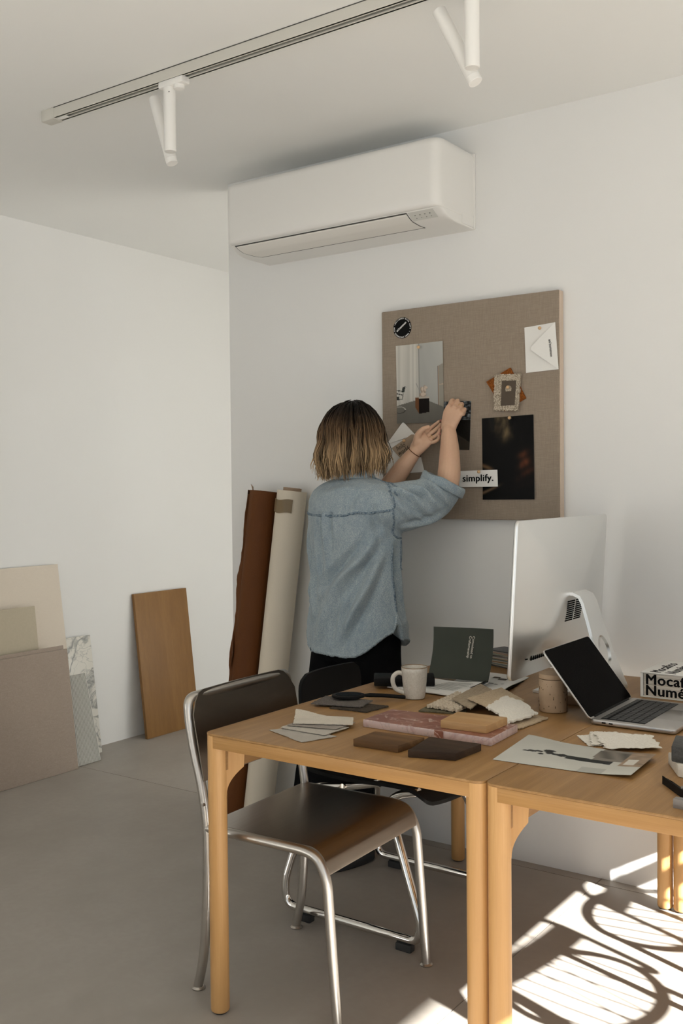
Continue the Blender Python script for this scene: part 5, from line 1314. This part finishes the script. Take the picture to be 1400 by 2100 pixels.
for a, b_, wd_, amp in FOLDS:
    # each fold follows the cloth's surface between its two ends
    poly = [np.array(tuple(bvh0.find_nearest(a.lerp(b_, k/7))[0])) for k in range(8)]
    best = np.full(len(vs), 9.0); tt = np.zeros(len(vs))
    for k in range(7):
        p, q = poly[k], poly[k+1]; d_ = q-p; L2 = max(1e-9, d_ @ d_)
        t_ = np.clip(((VA-p) @ d_)/L2, 0, 1); ds = np.linalg.norm(VA-p-t_[:, None]*d_, axis=1)
        m_ = ds < best; best[m_] = ds[m_]; tt[m_] = (k+t_[m_])/7
    env = np.sin(np.pi*np.clip(.10+tt*.8, 0, 1)); e_ = 1.25*amp*env
    DISP += e_*(np.exp(-(best/wd_)**2)-.55*np.exp(-((best-1.9*wd_)/(.9*wd_))**2))
nv_ = []
for i, v in enumerate(vs):
    d = DISP[i] + .006*noise.noise(v*6+V3((3, 1, 0))) + .0035*noise.noise(v*15) + .0010*noise.noise(v*40)
    # box pleat below the yoke at the back's middle
    q = v-at(0, 0, 0); lx = q.dot(LAT); lf = q.dot(FWD)
    if lf < 0 and 1.0 < v.z < 1.215:
        k = sstep(1.0, 1.18, v.z); d += 1.9*k*(.006*exp(-((lx+.004)/.010)**2) - .005*exp(-((lx-.022)/.010)**2)-.003*exp(-((lx+.03)/.012)**2))
    nv_.append(v+ns[i]*d*sstep(1.35, 1.30, v.z))
vs = nv_
shirt_mb = MB().add(vs, fs)
shirt = obj('shirt', shirt_mb, M['denim'], person, 180, label='faded light blue denim shirt')
bvh = BVHTree.FromPolygons([tuple(v) for v in vs], fs)
def on_shirt(p, off=.0012):
    q, n_, i_, d_ = bvh.find_nearest(p); return q+n_*off, n_
def seam(name, pts, wid, m, sub=10, th=.0026, parent=shirt, label=None):
    P = catmull(pts, sub); vs = []; fs = []; N = len(P); Q = []
    for p in P:
        q, n_ = on_shirt(Vector(p), th); Q.append((q, n_))
    for _ in range(40):
        Q = [Q[0]]+[((Q[i-1][0]+Q[i][0]*2+Q[i+1][0])/4, (Q[i-1][1]+Q[i][1]*2+Q[i+1][1]).normalized()) for i in range(1, N-1)]+[Q[-1]]
    Q = [on_shirt(q, th) for q, _ in Q]; Q = [(q, (Q[max(i-1, 0)][1]+n_+Q[min(i+1, N-1)][1]).normalized()) for i, (q, n_) in enumerate(Q)]
    for i, (q, n_) in enumerate(Q):
        t = (Q[min(i+1, N-1)][0]-Q[max(i-1, 0)][0]); t = t.normalized() if t.length > 1e-6 else Vector((0, 0, 1))
        s = n_.cross(t).normalized(); jig = 1+.18*noise.noise(q*220)
        vs += [q-s*wid*jig-n_*th*1.6, q-s*wid*.55*jig+n_*.0006, q+s*wid*.55*jig+n_*.0006, q+s*wid*jig-n_*th*1.6]
    for i in range(N-1):
        for k in range(3): fs.append((i*4+k, i*4+k+1, i*4+5+k, i*4+4+k))
    return obj(name, MB().add(vs, fs), m, parent, 180, label=label)
seam('yoke_seam', [at(-.21, -.0, 1.222), at(-.185, -.07, 1.214), at(-.12, -.13, 1.207), at(.03, -.16, 1.207), at(.10, -.14, 1.212), at(.150, -.12, 1.217), Vector((-1.865, -.400, 1.214)), Vector((-1.835, -.385, 1.217)), Vector((-1.815, -.365, 1.220)), Vector((-1.80, -.345, 1.222))], .0050, M['denim_seam'])
ax = V3((-1.845, -.290, 1.226)); adir = V3((.72, .62, .08)).normalized(); au = V3((0, 0, 1)); au = (au-adir*au.dot(adir)).normalized(); av = adir.cross(au)
seam('armhole_seam', [ax+(au*cos(a)+av*sin(a))*.100 for a in [radians(d) for d in range(-15, 201, 18)]], .0042, M['denim_seam'])
seam('shoulder_seam', [at(.062, .0, 1.335), at(.11, .012, 1.32), at(.16, .018, 1.298), at(.19, .02, 1.27)], .0035, M['denim_seam'])
seam('side_seam', [at(.215, .0, 1.10), at(.215, -.002, 1.0), at(.22, 0, .93), at(.22, .0, .885)], .0045, M['denim_seam'])
hp_ = []
for k in range(-68, 3):
    t = radians(-90+k*0) 
hemp = []
for k in range(0, 75):
    t = radians(-172+k*2.25)
    if t > radians(-8): break
    hemp.append(at(.218*cos(t), .145*sin(t), hem(t % (2*pi))+.009))
seam('back_hem', hemp, .0062, M['denim_pale'], 2)
hf_ = [at(.218*cos(t), .145*sin(t), hem(t)+.008) for t in [radians(d) for d in range(8, 172, 4)]]
seam('front_hem', hf_, .0060, M['denim_pale'], 2)
seam('slit_edge', [at(.222*cos(radians(-9)), .145*sin(radians(-9)), .80), at(.224*cos(radians(-6)), .145*sin(radians(-6)), .84), at(.222, 0, .878)], .0050, M['denim_pale'])
seam('slit_edge', [at(.222*cos(radians(9)), .145*sin(radians(9)), .78), at(.224*cos(radians(6)), .145*sin(radians(6)), .83), at(.222, .002, .878)], .0050, M['denim_pale'])
seam('pocket_edge', [at(.19, .045, 1.02), at(.175, .075, 1.018), at(.15, .10, 1.016)], .003, M['denim_seam'])
seam('pocket_edge', [at(.19, .045, 1.12), at(.192, .043, 1.07), at(.19, .045, 1.02)], .0025, M['denim_seam'])
seam('pleat_fold', [at(-.004, -.16, 1.203), at(-.004, -.16, 1.15), at(-.006, -.155, 1.08)], .0022, M['denim_pale'])
# rolled cuffs
def cuff(name, c, d, r, h, seed):
    d = V3(d).normalized(); u = d.orthogonal().normalized(); v = d.cross(u); c = V3(c); mb = MB(); n = 48
    prof = [(r-.004, -h*.5), (r+.003, -h*.52), (r+.007, -h*.40), (r+.0075, h*.25), (r+.004, h*.46), (r-.001, h*.50), (r-.006, h*.42), (r-.008, 0), (r-.012, -h*.5)]
    vs = []; fs = []
    for k in range(n):
        a = 2*pi*k/n
        for rr, hh in prof:
            w_ = 1+.05*noise.noise(V3((cos(a)*2, sin(a)*2, seed+hh*20))); ho = .006*noise.noise(V3((cos(a)*1.5, sin(a)*1.5, seed+5)))
            vs.append(c+(u*cos(a)+v*sin(a))*rr*w_+d*(hh+ho))
    m_ = len(prof)
    for k in range(n):
        l = (k+1) % n
        for i in range(m_-1): fs.append((k*m_+i, k*m_+i+1, l*m_+i+1, l*m_+i))
    return obj(name, mb.add(vs, fs), M['denim'], shirt, 180, label='rolled denim cuff')
cuff('cuff', (-1.708, -.160, 1.308), V3((.42, .22, 1)), .073, .034, 1)
cuff('cuff', (-1.976, -.132, 1.279), V3((.45, .15, .75)), .067, .032, 4)
# collar
cm = MB(); vs = []; n = 48; prof = [(.062, 1.325), (.060, 1.352), (.062, 1.368), (.067, 1.368), (.074, 1.352), (.080, 1.333), (.076, 1.330), (.070, 1.345), (.066, 1.340)]
for k in range(n):
    a = 2*pi*k/n
    for r, z in prof:
        f = .82 if sin(a) > 0 else 1
        vs.append(at(r*cos(a), r*sin(a)*.98-.004, z-.020*max(0, sin(a))))
fs = [(k*9+i, k*9+(i+1) % 9, ((k+1) % n)*9+(i+1) % 9, ((k+1) % n)*9+i) for k in range(n) for i in range(9)]
obj('collar', cm.add(vs, fs), M['denim'], shirt, 180)

# hair: an under-layer and separate strands; roots dark, lengths bleached
def ramp(z, r_, x_):
    g = .5+.5*noise.noise(V3((x_*8, r_*9, 1)))
    t = sstep(1.575, 1.475, z+.03*(r_-.5)); t2 = sstep(1.50, 1.40, z+.05*(r_-.5))
    a = V3((.014, .009, .006)); b_ = V3((.145, .084, .041)); c = V3((.52, .355, .195))
    col = a.lerp(b_, t).lerp(c, t2*(.35+.65*r_))
    return col*(.17+1.35*r_**1.35)
def hair_pt(az, th, ex, drop):
    """az: round the head from its face; th: angle from the crown; drop: length hanging below the widest line"""
    a_, b_, c_ = .085+ex, .102+ex, .110+ex
    if drop <= 0:
        d = hl*sin(az)*sin(th)*a_ + hf*cos(az)*sin(th)*b_ + V3((0, 0, cos(th)*c_))
        return HC+d
    t = drop
    fl = 1+.10*sstep(0, .05, t)-.16*sstep(.055, .125, t)
    d = hl*sin(az)*a_*fl + hf*cos(az)*b_*fl
    return HC+d+V3((0, 0, -t))
vs = []; cols = []; fs = []; na, nt = 84, 26
for i in range(na+1):
    az = radians(58)+ (2*pi-radians(116))*i/na
    for j in range(nt+1):
        t = j/nt
        L_ = .100+.012*noise.noise(V3((az*3, 1, 2)))
        if t < .6: p = hair_pt(az, t/.6*pi/2, .004, 0)
        else: p = hair_pt(az, pi/2, .004, (t-.6)/.4*L_)
        p = p + (p-HC).normalized()*.003*noise.noise(V3((az*30, t*2, 0)))
        vs.append(p); cols.append(tuple(ramp(p.z, .3+.3*noise.noise(V3((az*25, 4, 0))), az)))
W_ = nt+1
for i in range(na):
    for j in range(nt): fs.append((i*W_+j, i*W_+j+1, (i+1)*W_+j+1, (i+1)*W_+j))
# top cap over the forehead hairline
cap0 = len(vs)
for i in range(25):
    az = radians(-58)+radians(116)*i/24
    for j in range(9):
        p = hair_pt(az, radians(62)*j/8, .003, 0); vs.append(p); cols.append(tuple(ramp(p.z, .25, az)))
for i in range(24):
    for j in range(8): fs.append((cap0+i*9+j, cap0+i*9+j+1, cap0+(i+1)*9+j+1, cap0+(i+1)*9+j))
hair = obj('hair', MB().add(vs, fs), M['hair'], person, 180, colors=cols, label='dark rooted blond bob', center=True)
rh = random.Random(11); SV = MB(); SCOL = []
CL = sorted(radians(44)+(2*pi-radians(88))*rh.random() for _ in range(74)); CR = [rh.random() for _ in CL]; CX = [rh.uniform(-.008, .007) for _ in CL]; CT = [rh.uniform(-.25, .25) for _ in CL]
for k in range(1900):
    az = radians(48)+(2*pi-radians(96))*rh.random()
    ci = min(range(len(CL)), key=lambda q: abs(CL[q]-az)); th0 = rh.random()**1.2*radians(75); r_ = .38*rh.random()+.62*CR[ci]; ex = .004+.020*rh.random()**1.5+.004*sstep(0, 1, rh.random())
    L_ = .092+.048*rh.random()+.016*noise.noise(V3((az*2.5, 7, 1))) - .02*exp(-((az-pi)/.5)**2)*0
    if abs(az-pi) > 1.7: L_ -= .015
    tw = rh.uniform(-.08, .08)+CT[ci]; fly = rh.random() < .14; pts = []; rad = []
    fl_ = rh.uniform(-.020, .010) + (rh.uniform(.005, .030) if fly else 0) + .012*noise.noise(V3((az*3, 3, 2)))
    NN = 13
    az0 = az
    for j in range(NN+1):
        t = j/NN; s = t; az = az0+(CL[ci]-az0)*.55*sstep(.25, 1, t)
        if s < .5: p = hair_pt(az+tw*s, th0+(pi/2-th0)*s/.5, ex+.004*sin(s*9+k), 0)
        else:
            dr = (s-.5)/.5*L_; p = hair_pt(az+tw*s, pi/2, ex+.003*sin(s*9+k), max(dr, 1e-4))
            out = (p-HC); out.z = 0; p = p+out.normalized()*(fl_*sstep(.72, 1, s)+CX[ci]*sstep(.45, .75, s))
        pts.append(p); rad.append(.0021*(1-.75*t**3)*(.7+.6*r_) if j else .0012)
    n0 = len(SV.v); SV.tube(pts, rad, 4, caps=False)
    for i in range(NN+1):
        c = tuple(ramp(pts[i].z, r_, az)); SCOL += [c]*4
obj('hair_strands', SV, M['hair'], hair, 180, colors=SCOL, kind='stuff')
